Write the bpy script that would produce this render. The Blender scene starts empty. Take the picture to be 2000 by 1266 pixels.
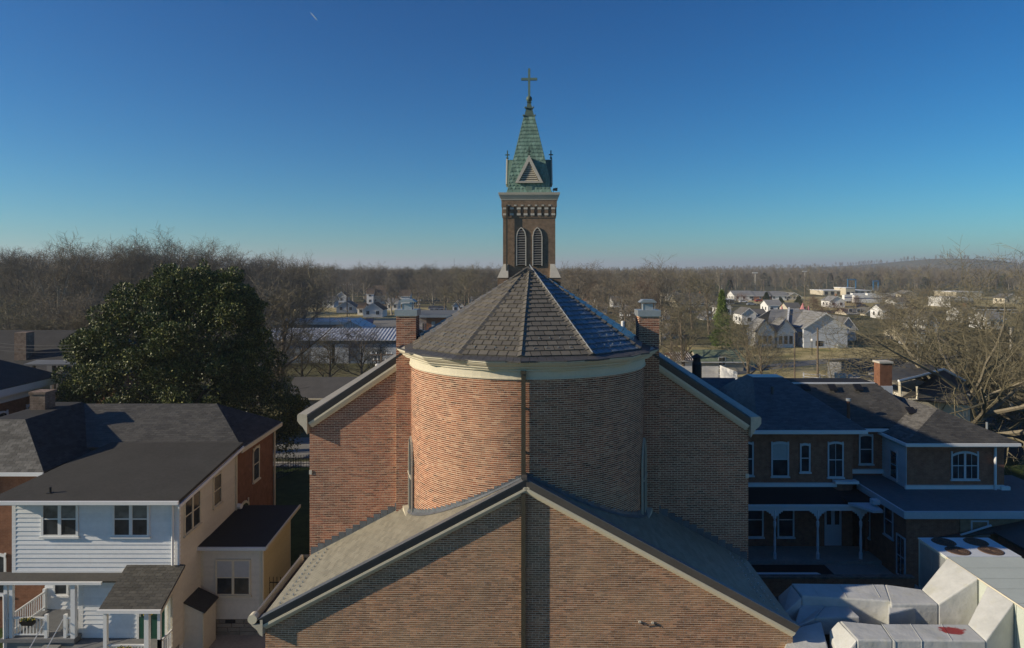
import bpy, math, random
import numpy as np
from mathutils import Matrix, Vector
R = math.radians
SC = bpy.context.scene
COL = SC.collection
random.seed(11)
rng = np.random.default_rng(11)

# ------------------------------------------------------------------ camera, sky, sun, exposure
H = 16.6                      # the drone's height
F = 1333.333
cam_d = bpy.data.cameras.new('camera'); cam = bpy.data.objects.new('camera', cam_d); COL.objects.link(cam)
cam_d.sensor_width = 36; cam_d.lens = 24; cam_d.shift_y = -106 / 2000
cam_d.clip_start = 0.5; cam_d.clip_end = 20000
cam.location = (0, 0, H); cam.rotation_euler = (R(90), 0, 0)
SC.camera = cam

SUN_EL = 22.0; SUN_A = 78.5          # A: angle between the direction to the sun and straight behind the camera, towards the left
tosun = Vector((-math.sin(R(SUN_A)) * math.cos(R(SUN_EL)), -math.cos(R(SUN_A)) * math.cos(R(SUN_EL)), math.sin(R(SUN_EL))))
world = bpy.data.worlds.new('World'); SC.world = world; world.use_nodes = True
wn = world.node_tree.nodes; wl = world.node_tree.links
bg = wn['Background']
sky = wn.new('ShaderNodeTexSky'); sky.sky_type = 'NISHITA'; sky.sun_disc = False
sky.sun_elevation = R(SUN_EL); sky.sun_rotation = math.atan2(tosun.x, tosun.y)
sky.air_density = 1.0; sky.dust_density = 0.1; sky.ozone_density = 3.0; sky.altitude = 200
hsv = wn.new('ShaderNodeHueSaturation'); hsv.inputs['Saturation'].default_value = 1.1; hsv.inputs['Value'].default_value = 1.0
sp = wn.new('ShaderNodeSeparateColor'); cbn = wn.new('ShaderNodeCombineColor'); wl.new(sky.outputs[0], hsv.inputs['Color']); wl.new(hsv.outputs[0], sp.inputs[0])
for ch, (pw, kk) in enumerate(((1.80, .092), (1.29, .525), (1.14, .885))):       # one global grade of the sky's colour
    a_ = wn.new('ShaderNodeMath'); a_.operation = 'POWER'; a_.inputs[1].default_value = pw; b_ = wn.new('ShaderNodeMath'); b_.operation = 'MULTIPLY'; b_.inputs[1].default_value = kk
    wl.new(sp.outputs[ch], a_.inputs[0]); wl.new(a_.outputs[0], b_.inputs[0]); wl.new(b_.outputs[0], cbn.inputs[ch])
wl.new(cbn.outputs[0], bg.inputs['Color'])
bg.inputs['Strength'].default_value = 0.062
sl = bpy.data.lights.new('sun', 'SUN'); sl.energy = 4.2; sl.angle = R(0.53); sl.color = (1.0, 0.86, 0.66)
so = bpy.data.objects.new('sun', sl); COL.objects.link(so); so.location = (-60, -20, 60)
so.rotation_euler = tosun.to_track_quat('Z', 'Y').to_euler()
SC.view_settings.view_transform = 'Standard'; SC.view_settings.look = 'None'
SC.view_settings.exposure = 0.42; SC.view_settings.gamma = 1; SC.view_settings.use_curve_mapping = False
SC.cycles.max_bounces = 5; SC.cycles.transparent_max_bounces = 8

# ------------------------------------------------------------------ materials
def srgb(r, g, b):
    f = lambda c: ((c / 255 + .055) / 1.055) ** 2.4 if c > 10 else c / 255 / 12.92
    return (f(r), f(g), f(b), 1)
class NT:
    def __init__(s, name):
        s.m = bpy.data.materials.new(name); s.m.use_nodes = True
        s.n = s.m.node_tree.nodes; s.l = s.m.node_tree.links; s.b = s.n['Principled BSDF']
    def new(s, t, **kw):
        n = s.n.new(t)
        for k, v in kw.items(): setattr(n, k, v)
        return n
    def link(s, a, b): s.l.new(a, b)
    def noise(s, scale, detail=4, rough=.6, coord=None, vec_scale=None):
        n = s.new('ShaderNodeTexNoise'); n.inputs['Scale'].default_value = scale
        n.inputs['Detail'].default_value = detail; n.inputs['Roughness'].default_value = rough
        c = coord or s.geo()
        if vec_scale:
            mp = s.new('ShaderNodeMapping'); mp.inputs['Scale'].default_value = vec_scale; s.link(c, mp.inputs[0]); c = mp.outputs[0]
        s.link(c, n.inputs['Vector']); return n.outputs['Fac']
    def geo(s):
        if not hasattr(s, 'g'): s.g = s.new('ShaderNodeNewGeometry')
        return s.g.outputs['Position']
    def island(s):
        s.geo()
        o = s.new('ShaderNodeObjectInfo'); a = s.new('ShaderNodeMath', operation='ADD')
        s.link(s.g.outputs['Random Per Island'], a.inputs[0]); s.link(o.outputs['Random'], a.inputs[1])
        f = s.new('ShaderNodeMath', operation='FRACT'); s.link(a.outputs[0], f.inputs[0]); return f.outputs[0]
    def ramp(s, fac, stops, interp='LINEAR'):
        r = s.new('ShaderNodeValToRGB'); r.color_ramp.interpolation = interp; e = r.color_ramp.elements
        while len(e) < len(stops): e.new(.5)
        for i, (p, c) in enumerate(stops):
            e[i].position = p; e[i].color = c if len(c) == 4 else (*c, 1)
        s.link(fac, r.inputs[0]); return r.outputs[0]
    def mix(s, fac, a, b, mode='MIX'):
        m = s.new('ShaderNodeMix', data_type='RGBA', blend_type=mode)
        for sock, v in ((m.inputs[0], fac), (m.inputs[6], a), (m.inputs[7], b)):
            if isinstance(v, (int, float)): sock.default_value = v
            elif isinstance(v, tuple): sock.default_value = v if len(v) == 4 else (*v, 1)
            else: s.link(v, sock)
        return m.outputs[2]
    def col(s, c):
        if isinstance(c, tuple): s.b.inputs['Base Color'].default_value = c if len(c) == 4 else (*c, 1)
        else: s.link(c, s.b.inputs['Base Color'])
        return s
    def rough(s, v, spec=None, metal=None):
        s.b.inputs['Roughness'].default_value = v
        if spec is not None: s.b.inputs['Specular IOR Level'].default_value = spec
        if metal is not None: s.b.inputs['Metallic'].default_value = metal
        return s
    def bump(s, h, strength=.3, dist=.02):
        b = s.new('ShaderNodeBump'); b.inputs['Strength'].default_value = strength; b.inputs['Distance'].default_value = dist
        s.link(h, b.inputs['Height']); s.link(b.outputs[0], s.b.inputs['Normal']); return s
M = {}
def mottled(name, c, var=.25, scale=3.0, rough=.8, spec=.3, metal=0, bump=0, isl=0):
    t = NT(name); base = tuple(c[:3])
    dk = tuple(x * (1 - var) for x in base); lt = tuple(min(1, x * (1 + var)) for x in base)
    co = t.ramp(t.noise(scale, 5), [(.3, dk), (.7, lt)])
    co = t.mix(.5, co, t.ramp(t.noise(scale * 9, 3), [(.3, dk), (.7, lt)]))
    if isl:
        co = t.mix(1.0, co, t.ramp(t.island(), [(0, (1 - isl,) * 3), (1, (1 + isl * .6,) * 3)]), 'MULTIPLY')
    t.col(co).rough(rough, spec, metal)
    if bump: t.bump(t.noise(scale * 14, 3), .5, bump)
    M[name] = t.m; return t.m
def brick_geo(name, stops, patch, patch_fac):
    t = NT(name)
    co = t.ramp(t.island(), stops)
    pt = t.ramp(t.noise(.55, 4), [(.42, (0, 0, 0)), (.62, (1, 1, 1))])
    f = t.new('ShaderNodeMath', operation='MULTIPLY'); t.link(pt, f.inputs[0]); f.inputs[1].default_value = patch_fac
    co = t.mix(f.outputs[0], co, patch)
    co = t.mix(1.0, co, t.ramp(t.noise(.9, 5, .7), [(.3, (.62, .62, .64)), (.55, (1, 1, 1)), (.75, (1.3, 1.22, 1.1))]), 'MULTIPLY')
    co = t.mix(.25, co, t.ramp(t.noise(25, 3), [(.3, (.05, .035, .025)), (.7, (.34, .2, .13))]))
    t.col(co).rough(.92, .15); M[name] = t.m
brick_geo('brick_apse', [(0, (0.087, 0.029, 0.017)), (.15, (0.195, 0.059, 0.032)), (.45, (0.303, 0.099, 0.051)), (.7, (0.378, 0.142, 0.073)), (.92, (0.444, 0.204, 0.115)), (1, (0.498, 0.295, 0.181))], (0.411, 0.214, 0.121), .3)
brick_geo('brick_gable', [(0, (0.157, 0.079, 0.041)), (.3, (0.266, 0.134, 0.068)), (.6, (0.361, 0.187, 0.095)), (.85, (0.440, 0.206, 0.105)), (1, (0.533, 0.317, 0.183))], (0.423, 0.286, 0.160), .45)
brick_geo('brick_nave', [(0, (0.101, 0.031, 0.019)), (.3, (0.252, 0.072, 0.040)), (.6, (0.353, 0.111, 0.058)), (.85, (0.416, 0.145, 0.078)), (1, (0.479, 0.230, 0.140))], (0.365, 0.157, 0.095), .35)
mottled('mortar', (.68, .52, .37), .22, 2, .95, .1)
def brick_tex(name, c1, c2, mort, course=.075, blen=.21, msize=.012, axis='auto'):
    t = NT(name); g = t.geo()
    sep = t.new('ShaderNodeSeparateXYZ'); t.link(g, sep.inputs[0])
    ad = t.new('ShaderNodeMath', operation='ADD'); t.link(sep.outputs[0], ad.inputs[0]); t.link(sep.outputs[1], ad.inputs[1])
    cb = t.new('ShaderNodeCombineXYZ'); t.link(ad.outputs[0], cb.inputs[0]); t.link(sep.outputs[2], cb.inputs[1])
    b = t.new('ShaderNodeTexBrick'); b.inputs['Scale'].default_value = 1
    b.inputs['Brick Width'].default_value = blen; b.inputs['Row Height'].default_value = course; b.inputs['Mortar Size'].default_value = msize
    b.inputs['Color1'].default_value = (*c1, 1); b.inputs['Color2'].default_value = (*c2, 1); b.inputs['Mortar'].default_value = (*mort, 1)
    t.link(cb.outputs[0], b.inputs['Vector'])
    co = t.mix(.45, b.outputs['Color'], t.ramp(t.noise(3.5, 5), [(.3, tuple(x * .6 for x in c1)), (.7, tuple(x * 1.35 for x in c2))]))
    t.col(co).rough(.92, .15); t.bump(b.outputs['Fac'], -.3, .01); M[name] = t.m
brick_tex('brick_tower', (.075, .045, .03), (.20, .13, .085), (.34, .28, .2), .0677, .215, .015)
brick_tex('brick_house', (.17, .075, .042), (.22, .105, .062), (.22, .14, .10), .07, .21, .008)
brick_tex('brick_rectory', (.26, .10, .058), (.34, .15, .09), (.32, .21, .15), .07, .21, .008)
brick_tex('brick_tan', (.30, .19, .11), (.36, .24, .15), (.36, .29, .2), .07, .21, .008)
brick_tex('brick_lower', (.16, .095, .06), (.24, .15, .1), (.4, .34, .25), .0677, .215, .015)
brick_tex('brick_old', (.16, .11, .08), (.26, .2, .16), (.10, .08, .06), .09, .3, .02)
brick_tex('brick_orange', (.36, .14, .07), (.42, .18, .09), (.4, .3, .22), .07, .21, .01)
mottled('shingle_apse', (.14, .126, .10), .22, 1.5, .55, .55, bump=.004, isl=.2)
mottled('shingle_sky_sheen', (.15, .185, .22), .25, 1.5, .32, .9, bump=.003, isl=.25)  # bluer, glossier shingles: the shaded facets' sky sheen put into the colour
mottled('shingle_rectory', (.095, .10, .10), .3, 1.1, .5, .6, bump=.004, isl=.3)
mottled('shingle_apron', (.07, .068, .066), .3, 4, .5, .5)
mottled('shingle_sacristy', (.25, .235, .18), .16, .9, .6, .4, bump=.004, isl=.16)
mottled('shingle_black', (.050, .050, .050), .3, 1.5, .9, .2, bump=.004, isl=.3)
mottled('shingle_dark', (.072, .068, .058), .3, 1.1, .6, .5, bump=.004, isl=.3)
mottled('shingle_grey', (.135, .13, .118), .3, 1.1, .9, .2, bump=.004, isl=.35)
mottled('shingle_far', (.12, .118, .112), .3, .6, .9, .2)
mottled('shingle_far_light', (.22, .22, .215), .25, .5, .9, .2)
mottled('shingle_far_brown', (.10, .075, .055), .3, .5, .9, .2)
mottled('shingle_green', (.17, .21, .14), .3, .5, .9, .2)
mottled('rolled_roof', (.052, .050, .045), .22, .7, .9, .2)
mottled('membrane_black', (.018, .017, .017), .25, .8, .75, .3)
mottled('membrane_blue', (.13, .14, .145), .2, .5, .75, .3)
mottled('cream_trim', (.62, .57, .43), .08, 1.5, .6, .35)
mottled('cream_dirty', (.50, .46, .36), .16, 1.2, .65, .3)
mottled('metal_dark', (.085, .082, .078), .2, 2, .5, .4)
mottled('metal_flash', (.14, .155, .17), .3, 3, .45, .5, metal=.2, isl=.2)
mottled('metal_galv', (.40, .43, .44), .2, 4, .4, .5, metal=.5)
mottled('gutter_inside', (.05, .042, .032), .3, 4, .6, .4)
mottled('bronze_pipe', (.058, .052, .036), .25, 3, .5, .4)
mottled('white_paint', (.74, .75, .74), .05, 1.5, .55, .4)
mottled('white_siding', (.74, .76, .77), .09, .7, .55, .35, isl=.05)
mottled('cream_siding', (.62, .585, .49), .10, .7, .6, .35, isl=.05)
mottled('yellow_siding', (.60, .53, .33), .08, 1.1, .6, .35, isl=.04)
mottled('rect_siding', (.55, .58, .6), .08, 1.1, .6, .35, isl=.06)
mottled('far_white', (.70, .70, .68), .08, .3, .7, .3)
mottled('far_bluegrey', (.50, .53, .56), .06, .3, .7, .3)
mottled('far_beige', (.52, .47, .36), .08, .3, .7, .3)
mottled('rust_red', (.17, .075, .045), .3, .8, .7, .3)
mottled('green_door', (.012, .075, .05), .15, 3, .5, .4)
mottled('dark_bin', (.05, .075, .075), .1, 3, .5, .4)
mottled('blue_bin', (.02, .04, .14), .1, 3, .5, .4)
mottled('blue_steel', (.05, .16, .30), .1, 3, .5, .4)
mottled('red_cloth', (.5, .2, .2), .2, 2, .7, .3)
mottled('iron', (.012, .012, .013), .2, 5, .5, .4)
mottled('copper_trim', (.125, .195, .16), .3, 2.5, .65, .35)
mottled('copper_dark', (.075, .115, .09), .3, 2.5, .6, .35)
mottled('stone_white', (.50, .47, .40), .15, 3, .85, .2)
mottled('stone_base', (.26, .235, .19), .25, 2, .9, .2, isl=.2)
mottled('concrete', (.33, .31, .27), .2, .8, .9, .2)
mottled('deck_grey', (.17, .175, .18), .2, 3, .8, .3)
mottled('step_grey', (.22, .23, .22), .2, 3, .8, .3)
mottled('asphalt', (.055, .055, .056), .25, .3, .9, .2)
mottled('asphalt_pale', (.20, .195, .175), .2, .25, .9, .2)
mottled('pole_wood', (.17, .135, .10), .3, 2, .9, .2)
mottled('bark_pale', (.34, .31, .25), .4, 1.6, .95, .1)
mottled('bark_brown', (.17, .14, .105), .35, 1.6, .95, .1)
mottled('bark_oak', (.21, .185, .135), .4, 1.6, .95, .1)
mottled('twig_brown', (.165, .138, .10), .35, .5, .95, .1)
mottled('twig_grey', (.19, .168, .13), .35, .5, .95, .1)
mottled('twig_red', (.17, .115, .08), .35, .5, .95, .1)
mottled('twig_olive', (.175, .155, .10), .35, .5, .95, .1)
mottled('wire', (.06, .06, .06), .1, 1, .6, .4)
mottled('fan_grill', (.13, .085, .06), .3, 6, .8, .2)
mottled('unit_paint', (.48, .52, .46), .08, 1.5, .6, .35)
mottled('curtain', (.42, .44, .44), .12, 5, .8, .2)
mottled('dark_interior', (.02, .02, .022), .2, 3, .8, .2)
mottled('car_silver', (.4, .42, .44), .05, 1, .35, .5, metal=.4)
mottled('car_dark', (.03, .035, .05), .05, 1, .35, .5)
mottled('car_red', (.3, .03, .02), .05, 1, .35, .5)
mottled('car_white', (.7, .7, .7), .05, 1, .35, .5)
mottled('rubber', (.02, .02, .02), .05, 1, .8, .3)
mottled('flower_yellow', (.6, .45, .04), .3, 20, .7, .3)
mottled('flower_leaf', (.05, .08, .02), .4, 20, .7, .3)
mottled('soil', (.04, .03, .02), .3, 8, .9, .1)
def glass(name, c, rough=.12):
    t = NT(name); t.col(t.ramp(t.noise(1.6, 3), [(.35, tuple(x * .6 for x in c)), (.65, tuple(x * 1.5 for x in c))])).rough(rough, .6); M[name] = t.m
glass('glass', (.03, .036, .042)); glass('glass_pale', (.12, .135, .135), .2); glass('glass_stained', (.045, .045, .05), .3)
# duct wrap: white with greenish grime and one red stain placed in world space
t = NT('duct_wrap')
co = t.ramp(t.noise(1.3, 5), [(.3, (.42, .43, .41)), (.7, (.55, .56, .545))])
gr = t.ramp(t.noise(2.2, 6, .75), [(.54, (0, 0, 0)), (.72, (1, 1, 1))])
f = t.new('ShaderNodeMath', operation='MULTIPLY'); t.link(gr, f.inputs[0]); f.inputs[1].default_value = .4
co = t.mix(f.outputs[0], co, (.42, .41, .27))
vd = t.new('ShaderNodeVectorMath', operation='SUBTRACT'); t.link(t.geo(), vd.inputs[0]); vd.inputs[1].default_value = (13.5, 21.0, 5.5)
vs = t.new('ShaderNodeVectorMath', operation='MULTIPLY'); t.link(vd.outputs[0], vs.inputs[0]); vs.inputs[1].default_value = (2.1, 3.6, 3.6)
vl = t.new('ShaderNodeVectorMath', operation='LENGTH'); t.link(vs.outputs[0], vl.inputs[0])
ad = t.new('ShaderNodeMath', operation='MULTIPLY_ADD'); t.link(t.noise(5, 4), ad.inputs[0]); ad.inputs[1].default_value = -1.3; t.link(vl.outputs['Value'], ad.inputs[2])
st = t.ramp(ad.outputs[0], [(.05, (1, 1, 1)), (.25, (0, 0, 0))])
co = t.mix(st, co, (.30, .045, .035)); t.col(co).rough(.55, .35)
t.bump(t.noise(3, 4, coord=None), .5, .05); M['duct_wrap'] = t.m
# corrugated metal
t = NT('rib_metal'); t.col(t.mix(.6, t.ramp(t.noise(.4, 4), [(.35, (.56, .56, .55)), (.65, (.78, .78, .76))]), t.ramp(t.noise(2, 5, .7), [(.4, (.42, .4, .38)), (.6, (.7, .73, .75))]))).rough(.5, .5); M['rib_metal'] = t.m
t = NT('blue_wall'); t.col(t.ramp(t.noise(.25, 3), [(.35, (.10, .13, .17)), (.65, (.2, .24, .28))])).rough(.6); M['blue_wall'] = t.m
# copper tiles
t = NT('copper_tile')
co = t.ramp(t.noise(1.2, 6, .7, vec_scale=(2.2, 2.2, .5)), [(.3, (.08, .145, .115)), (.5, (.165, .27, .215)), (.72, (.28, .40, .33))])
co = t.mix(1.0, co, t.ramp(t.island(), [(0, (.78,) * 3), (1, (1.12,) * 3)]), 'MULTIPLY'); t.col(co).rough(.7, .3); M['copper_tile'] = t.m
# ground: dormant grass, greener patches, bare soil
t = NT('ground_grass')
co = t.ramp(t.noise(.035, 6, .6), [(.38, (.040, .052, .020)), (.5, (.10, .098, .042)), (.62, (.20, .168, .085))])
co = t.mix(.55, co, t.ramp(t.noise(.9, 5, .7), [(.35, (.05, .05, .025)), (.65, (.17, .15, .075))])); t.col(co).rough(.95, .1); M['ground_grass'] = t.m
t = NT('lawn_green'); co = t.ramp(t.noise(1.1, 6, .7), [(.3, (.022, .038, .012)), (.7, (.06, .085, .026))]); t.col(co).rough(.95, .1); M['lawn_green'] = t.m
t = NT('dry_grass'); co = t.ramp(t.noise(.16, 6, .65), [(.33, (.13, .14, .05)), (.48, (.36, .30, .14)), (.7, (.56, .46, .25))]); t.col(co).rough(.95, .1); M['dry_grass'] = t.m
t = NT('woods_floor'); co = t.ramp(t.noise(.02, 8, .75), [(.3, (.035, .032, .024)), (.55, (.085, .072, .052)), (.75, (.14, .12, .085))]); t.col(co).rough(.95, .1); M['woods_floor'] = t.m
def leafmat(name, a, b, c, rough=.38, spec=.55):
    t = NT(name); co = t.ramp(t.island(), [(0, a), (.6, b), (1, c)]); t.col(co).rough(rough, spec)
    M[name] = t.m
leafmat('leaf_magnolia', (0.027, 0.043, 0.012), (0.068, 0.095, 0.023), (0.257, 0.257, 0.068), .5, .35)
leafmat('leaf_conifer', (.09, .14, .03), (.17, .24, .06), (.28, .34, .10), .7, .2)
leafmat('leaf_conifer_dark', (.02, .035, .015), (.035, .055, .02), (.06, .08, .03), .7, .2)
leafmat('leaf_rust', (.10, .05, .03), (.17, .085, .045), (.22, .12, .06), .8, .2)
leafmat('leaf_brush', (.07, .07, .03), (.13, .12, .05), (.2, .18, .08), .8, .2)

# ------------------------------------------------------------------ mesh building
OFF = {}        # origin of the thing a part belongs to (parts are written in scene coordinates unless the thing is local)
def tag(o, label=None, cat=None, group=None, kind=None):
    if label: o['label'] = label
    if cat: o['category'] = cat
    if group: o['group'] = group
    if kind: o['kind'] = kind
    return o
def thing(name, label, cat, loc=(0, 0, 0), group=None, local=False, rz=0):
    o = bpy.data.objects.new(name, None); COL.objects.link(o); o.location = loc; o.rotation_euler = (0, 0, rz)
    o.empty_display_size = .3
    OFF[o.name] = Vector((0, 0, 0)) if local else Vector(loc)
    return tag(o, label, cat, group)
def newell(p):
    n = Vector((0, 0, 0))
    for i in range(len(p)):
        a, b = p[i], p[(i + 1) % len(p)]
        n += Vector(((a[1] - b[1]) * (a[2] + b[2]), (a[2] - b[2]) * (a[0] + b[0]), (a[0] - b[0]) * (a[1] + b[1])))
    return n.normalized()
class MB:
    def __init__(s): s.v = []; s.f = []
    def add(s, vs, fs):
        k = len(s.v); s.v += [tuple(p) for p in vs]; s.f += [tuple(i + k for i in f) for f in fs]; return s
    def box(s, x0, x1, y0, y1, z0, z1):
        return s.add([(x0, y0, z0), (x1, y0, z0), (x1, y1, z0), (x0, y1, z0), (x0, y0, z1), (x1, y0, z1), (x1, y1, z1), (x0, y1, z1)],
                     [(0, 3, 2, 1), (4, 5, 6, 7), (0, 1, 5, 4), (1, 2, 6, 5), (2, 3, 7, 6), (3, 0, 4, 7)])
    def obox(s, o, a, b, c, a0, a1, b0, b1, c0, c1):
        o = Vector(o); vs = [o + a * p + b * q + c * r for r in (c0, c1) for p, q in ((a0, b0), (a1, b0), (a1, b1), (a0, b1))]
        return s.add(vs, [(0, 3, 2, 1), (4, 5, 6, 7), (0, 1, 5, 4), (1, 2, 6, 5), (2, 3, 7, 6), (3, 0, 4, 7)])
    def prism(s, pts, vec):
        n = len(pts); vec = Vector(vec); pts = [Vector(p) for p in pts]
        return s.add(pts + [p + vec for p in pts], [tuple(range(n))[::-1], tuple(range(n, 2 * n))] + [(i, (i + 1) % n, (i + 1) % n + n, i + n) for i in range(n)])
    def poly(s, pts): return s.add(pts, [tuple(range(len(pts)))])
    def slab(s, pts, th):      # polygon thickened against its normal (upwards facing polygons get thickness below)
        n = newell(pts)
        if n.z < 0: n = -n
        return s.prism([Vector(p) for p in pts], -n * th)
    def tube(s, pts, rad, n=6):
        pts = [Vector(p) for p in pts]; rad = rad if isinstance(rad, (list, tuple)) else [rad] * len(pts)
        k = len(s.v); m = len(pts)
        for i, p in enumerate(pts):
            d = (pts[min(i + 1, m - 1)] - pts[max(i - 1, 0)]); d = d.normalized() if d.length > 1e-9 else Vector((0, 0, 1))
            u = d.cross(Vector((0, 0, 1)) if abs(d.z) < .9 else Vector((1, 0, 0))).normalized(); w = d.cross(u)
            for j in range(n):
                a = 2 * math.pi * j / n; s.v.append(tuple(p + (u * math.cos(a) + w * math.sin(a)) * rad[i]))
        for i in range(m - 1):
            for j in range(n):
                s.f.append((k + i * n + j, k + i * n + (j + 1) % n, k + (i + 1) * n + (j + 1) % n, k + (i + 1) * n + j))
        s.f.append(tuple(k + j for j in range(n))[::-1]); s.f.append(tuple(k + (m - 1) * n + j for j in range(n)))
        return s
    def lathe(s, c, prof, n=12, a0=0, a1=360, rot=0):
        k = len(s.v); full = a1 - a0 >= 360; st = n if full else n + 1
        for r, z in prof:
            for j in range(st):
                a = R(a0 + (a1 - a0) * j / n + rot); s.v.append((c[0] + r * math.sin(a), c[1] - r * math.cos(a), c[2] + z))
        for i in range(len(prof) - 1):
            for j in range(n):
                j2 = (j + 1) % st; s.f.append((k + i * st + j, k + i * st + j2, k + (i + 1) * st + j2, k + (i + 1) * st + j))
        return s
    def build(s, name, mat, parent=None, kind=None, label=None, smooth=False, cat=None, group=None, recenter=False):
        off = Vector((0, 0, 0))
        if parent is not None: off = OFF.get(parent.name, off)
        v = np.array(s.v, dtype=float).reshape(-1, 3) - np.array(off)
        c = Vector((0, 0, 0))
        if recenter and len(v):
            c = Vector(((v[:, 0].min() + v[:, 0].max()) / 2, (v[:, 1].min() + v[:, 1].max()) / 2, v[:, 2].min())); v = v - np.array(c)
        me = bpy.data.meshes.new(name); me.from_pydata(v.tolist(), [], s.f); me.materials.append(M[mat])
        if smooth: me.polygons.foreach_set('use_smooth', [True] * len(me.polygons))
        me.update()
        o = bpy.data.objects.new(name, me); COL.objects.link(o); o.location = c
        if parent is not None: o.parent = parent; OFF[o.name] = off + (c if recenter else Vector((0, 0, 0)))
        else: OFF[o.name] = c
        return tag(o, label, cat, group, kind)
def np_mesh(name, verts, faces, mat, parent=None, smooth=False, loc=None):
    me = bpy.data.meshes.new(name); nf, k = faces.shape
    me.vertices.add(len(verts)); me.vertices.foreach_set('co', verts.astype(np.float32).ravel())
    me.loops.add(nf * k); me.loops.foreach_set('vertex_index', faces.astype(np.int32).ravel())
    me.polygons.add(nf); me.polygons.foreach_set('loop_start', np.arange(0, nf * k, k, dtype=np.int32)); me.polygons.foreach_set('loop_total', np.full(nf, k, dtype=np.int32))
    me.materials.append(M[mat]); me.update(calc_edges=True)
    o = bpy.data.objects.new(name, me); COL.objects.link(o)
    if parent is not None: o.parent = parent
    if loc is not None: o.location = loc
    return o
def PX(px, D): return (px - 1000) * D / F
def PZ(py, D): return H - (py - 527) * D / F
def GD(py): return H * F / (py - 527)
Z3 = Vector((0, 0, 1))
def frame_of(pts):
    n = newell(pts)
    if abs(n.z) > 1e-4 and n.z < 0: n = -n
    s = Z3.cross(n)
    s = s.normalized() if s.length > 1e-6 else Vector((1, 0, 0))
    return Vector(pts[0]), n, s, n.cross(s)
def clip(poly, a, b, c):         # keep the side a*x + b*y <= c
    out = []
    for i in range(len(poly)):
        p, q = poly[i], poly[(i + 1) % len(poly)]; dp = a * p[0] + b * p[1] - c; dq = a * q[0] + b * q[1] - c
        if dp <= 0: out.append(p)
        if (dp < 0) != (dq < 0) and abs(dp - dq) > 1e-12:
            t = dp / (dp - dq); out.append((p[0] + (q[0] - p[0]) * t, p[1] + (q[1] - p[1]) * t))
    return out
def clip_rect(x0, x1, y0, y1, poly2):
    out = poly2
    for a, b, c in ((1, 0, x1), (-1, 0, -x0), (0, 1, y1), (0, -1, -y0)):
        if len(out) < 3: return []
        out = clip(out, a, b, c)
    return out if len(out) >= 3 else []
def area2(p): return abs(sum(p[i][0] * p[(i + 1) % len(p)][1] - p[(i + 1) % len(p)][0] * p[i][1] for i in range(len(p)))) / 2
def tiles(pts, course, width, thick=.012, gap=.008, stagger=.5, lift=.004, skip=None, jit=.15, lap_proud=True, flip=None):
    """overlapping courses (shingles, boards) over a convex planar polygon: a list of little prisms (verts, faces, centre)"""
    o, n, s, t = frame_of(pts)
    if flip is not None and n.dot(Vector(flip)) < 0: n = -n; s = Z3.cross(n).normalized(); t = n.cross(s)
    p2 = [((Vector(p) - o).dot(s), (Vector(p) - o).dot(t)) for p in pts]
    x0 = min(p[0] for p in p2); x1 = max(p[0] for p in p2); y0 = min(p[1] for p in p2); y1 = max(p[1] for p in p2)
    out = []; r = 0; y = y0
    while y < y1 - 1e-4:
        x = x0 - (width * stagger * (r % 2) if stagger != 'rand' else random.random() * width)
        while x < x1:
            w = width
            q = clip_rect(x + gap / 2, x + w - gap / 2, y, y + course, p2)
            if q and area2(q) > .12 * course * min(w, x1 - x0):
                cx = sum(p[0] for p in q) / len(q); cy = sum(p[1] for p in q) / len(q); c3 = o + s * cx + t * cy
                if skip is None or not skip(c3):
                    j = 1 + random.uniform(-jit, jit)
                    top = [o + s * p[0] + t * p[1] + n * (lift + thick * j * (1 - .85 * (p[1] - y) / course)) for p in q]
                    bot = [o + s * p[0] + t * p[1] for p in q]; m = len(q)
                    out.append((top + bot, [tuple(range(m))] + [(i, i + m, (i + 1) % m + m, (i + 1) % m) for i in range(m)], c3, area2(q)))
            x += w
        y += course; r += 1
    return out
def tile_stuff(name, tl, mat, parent, label=None, kind='stuff'):
    m = MB()
    for v, f, c, a in tl: m.add(v, f)
    return m.build(name, mat, parent, kind=kind, label=label)
def boards(parent, pts, flip, mat, course=.2, thick=.018, name='siding_board'):
    for v, f, c, a in tiles(pts, course, 60, thick * 1.6, 0, 0, .003, jit=.05, flip=flip):
        MB().add(v, f).build(name, mat, parent)
def roof(parent, pts, mat, th=.15, shingle=None, course=.145, width=.32, name='roof', skip=None, thick=.01):
    r = MB().slab(pts, th).build(name, mat, parent)
    if shingle: tile_stuff('shingle_field', tiles(pts, course, width, thick, .012, .5, .003, skip), shingle, r)
    return r
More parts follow.
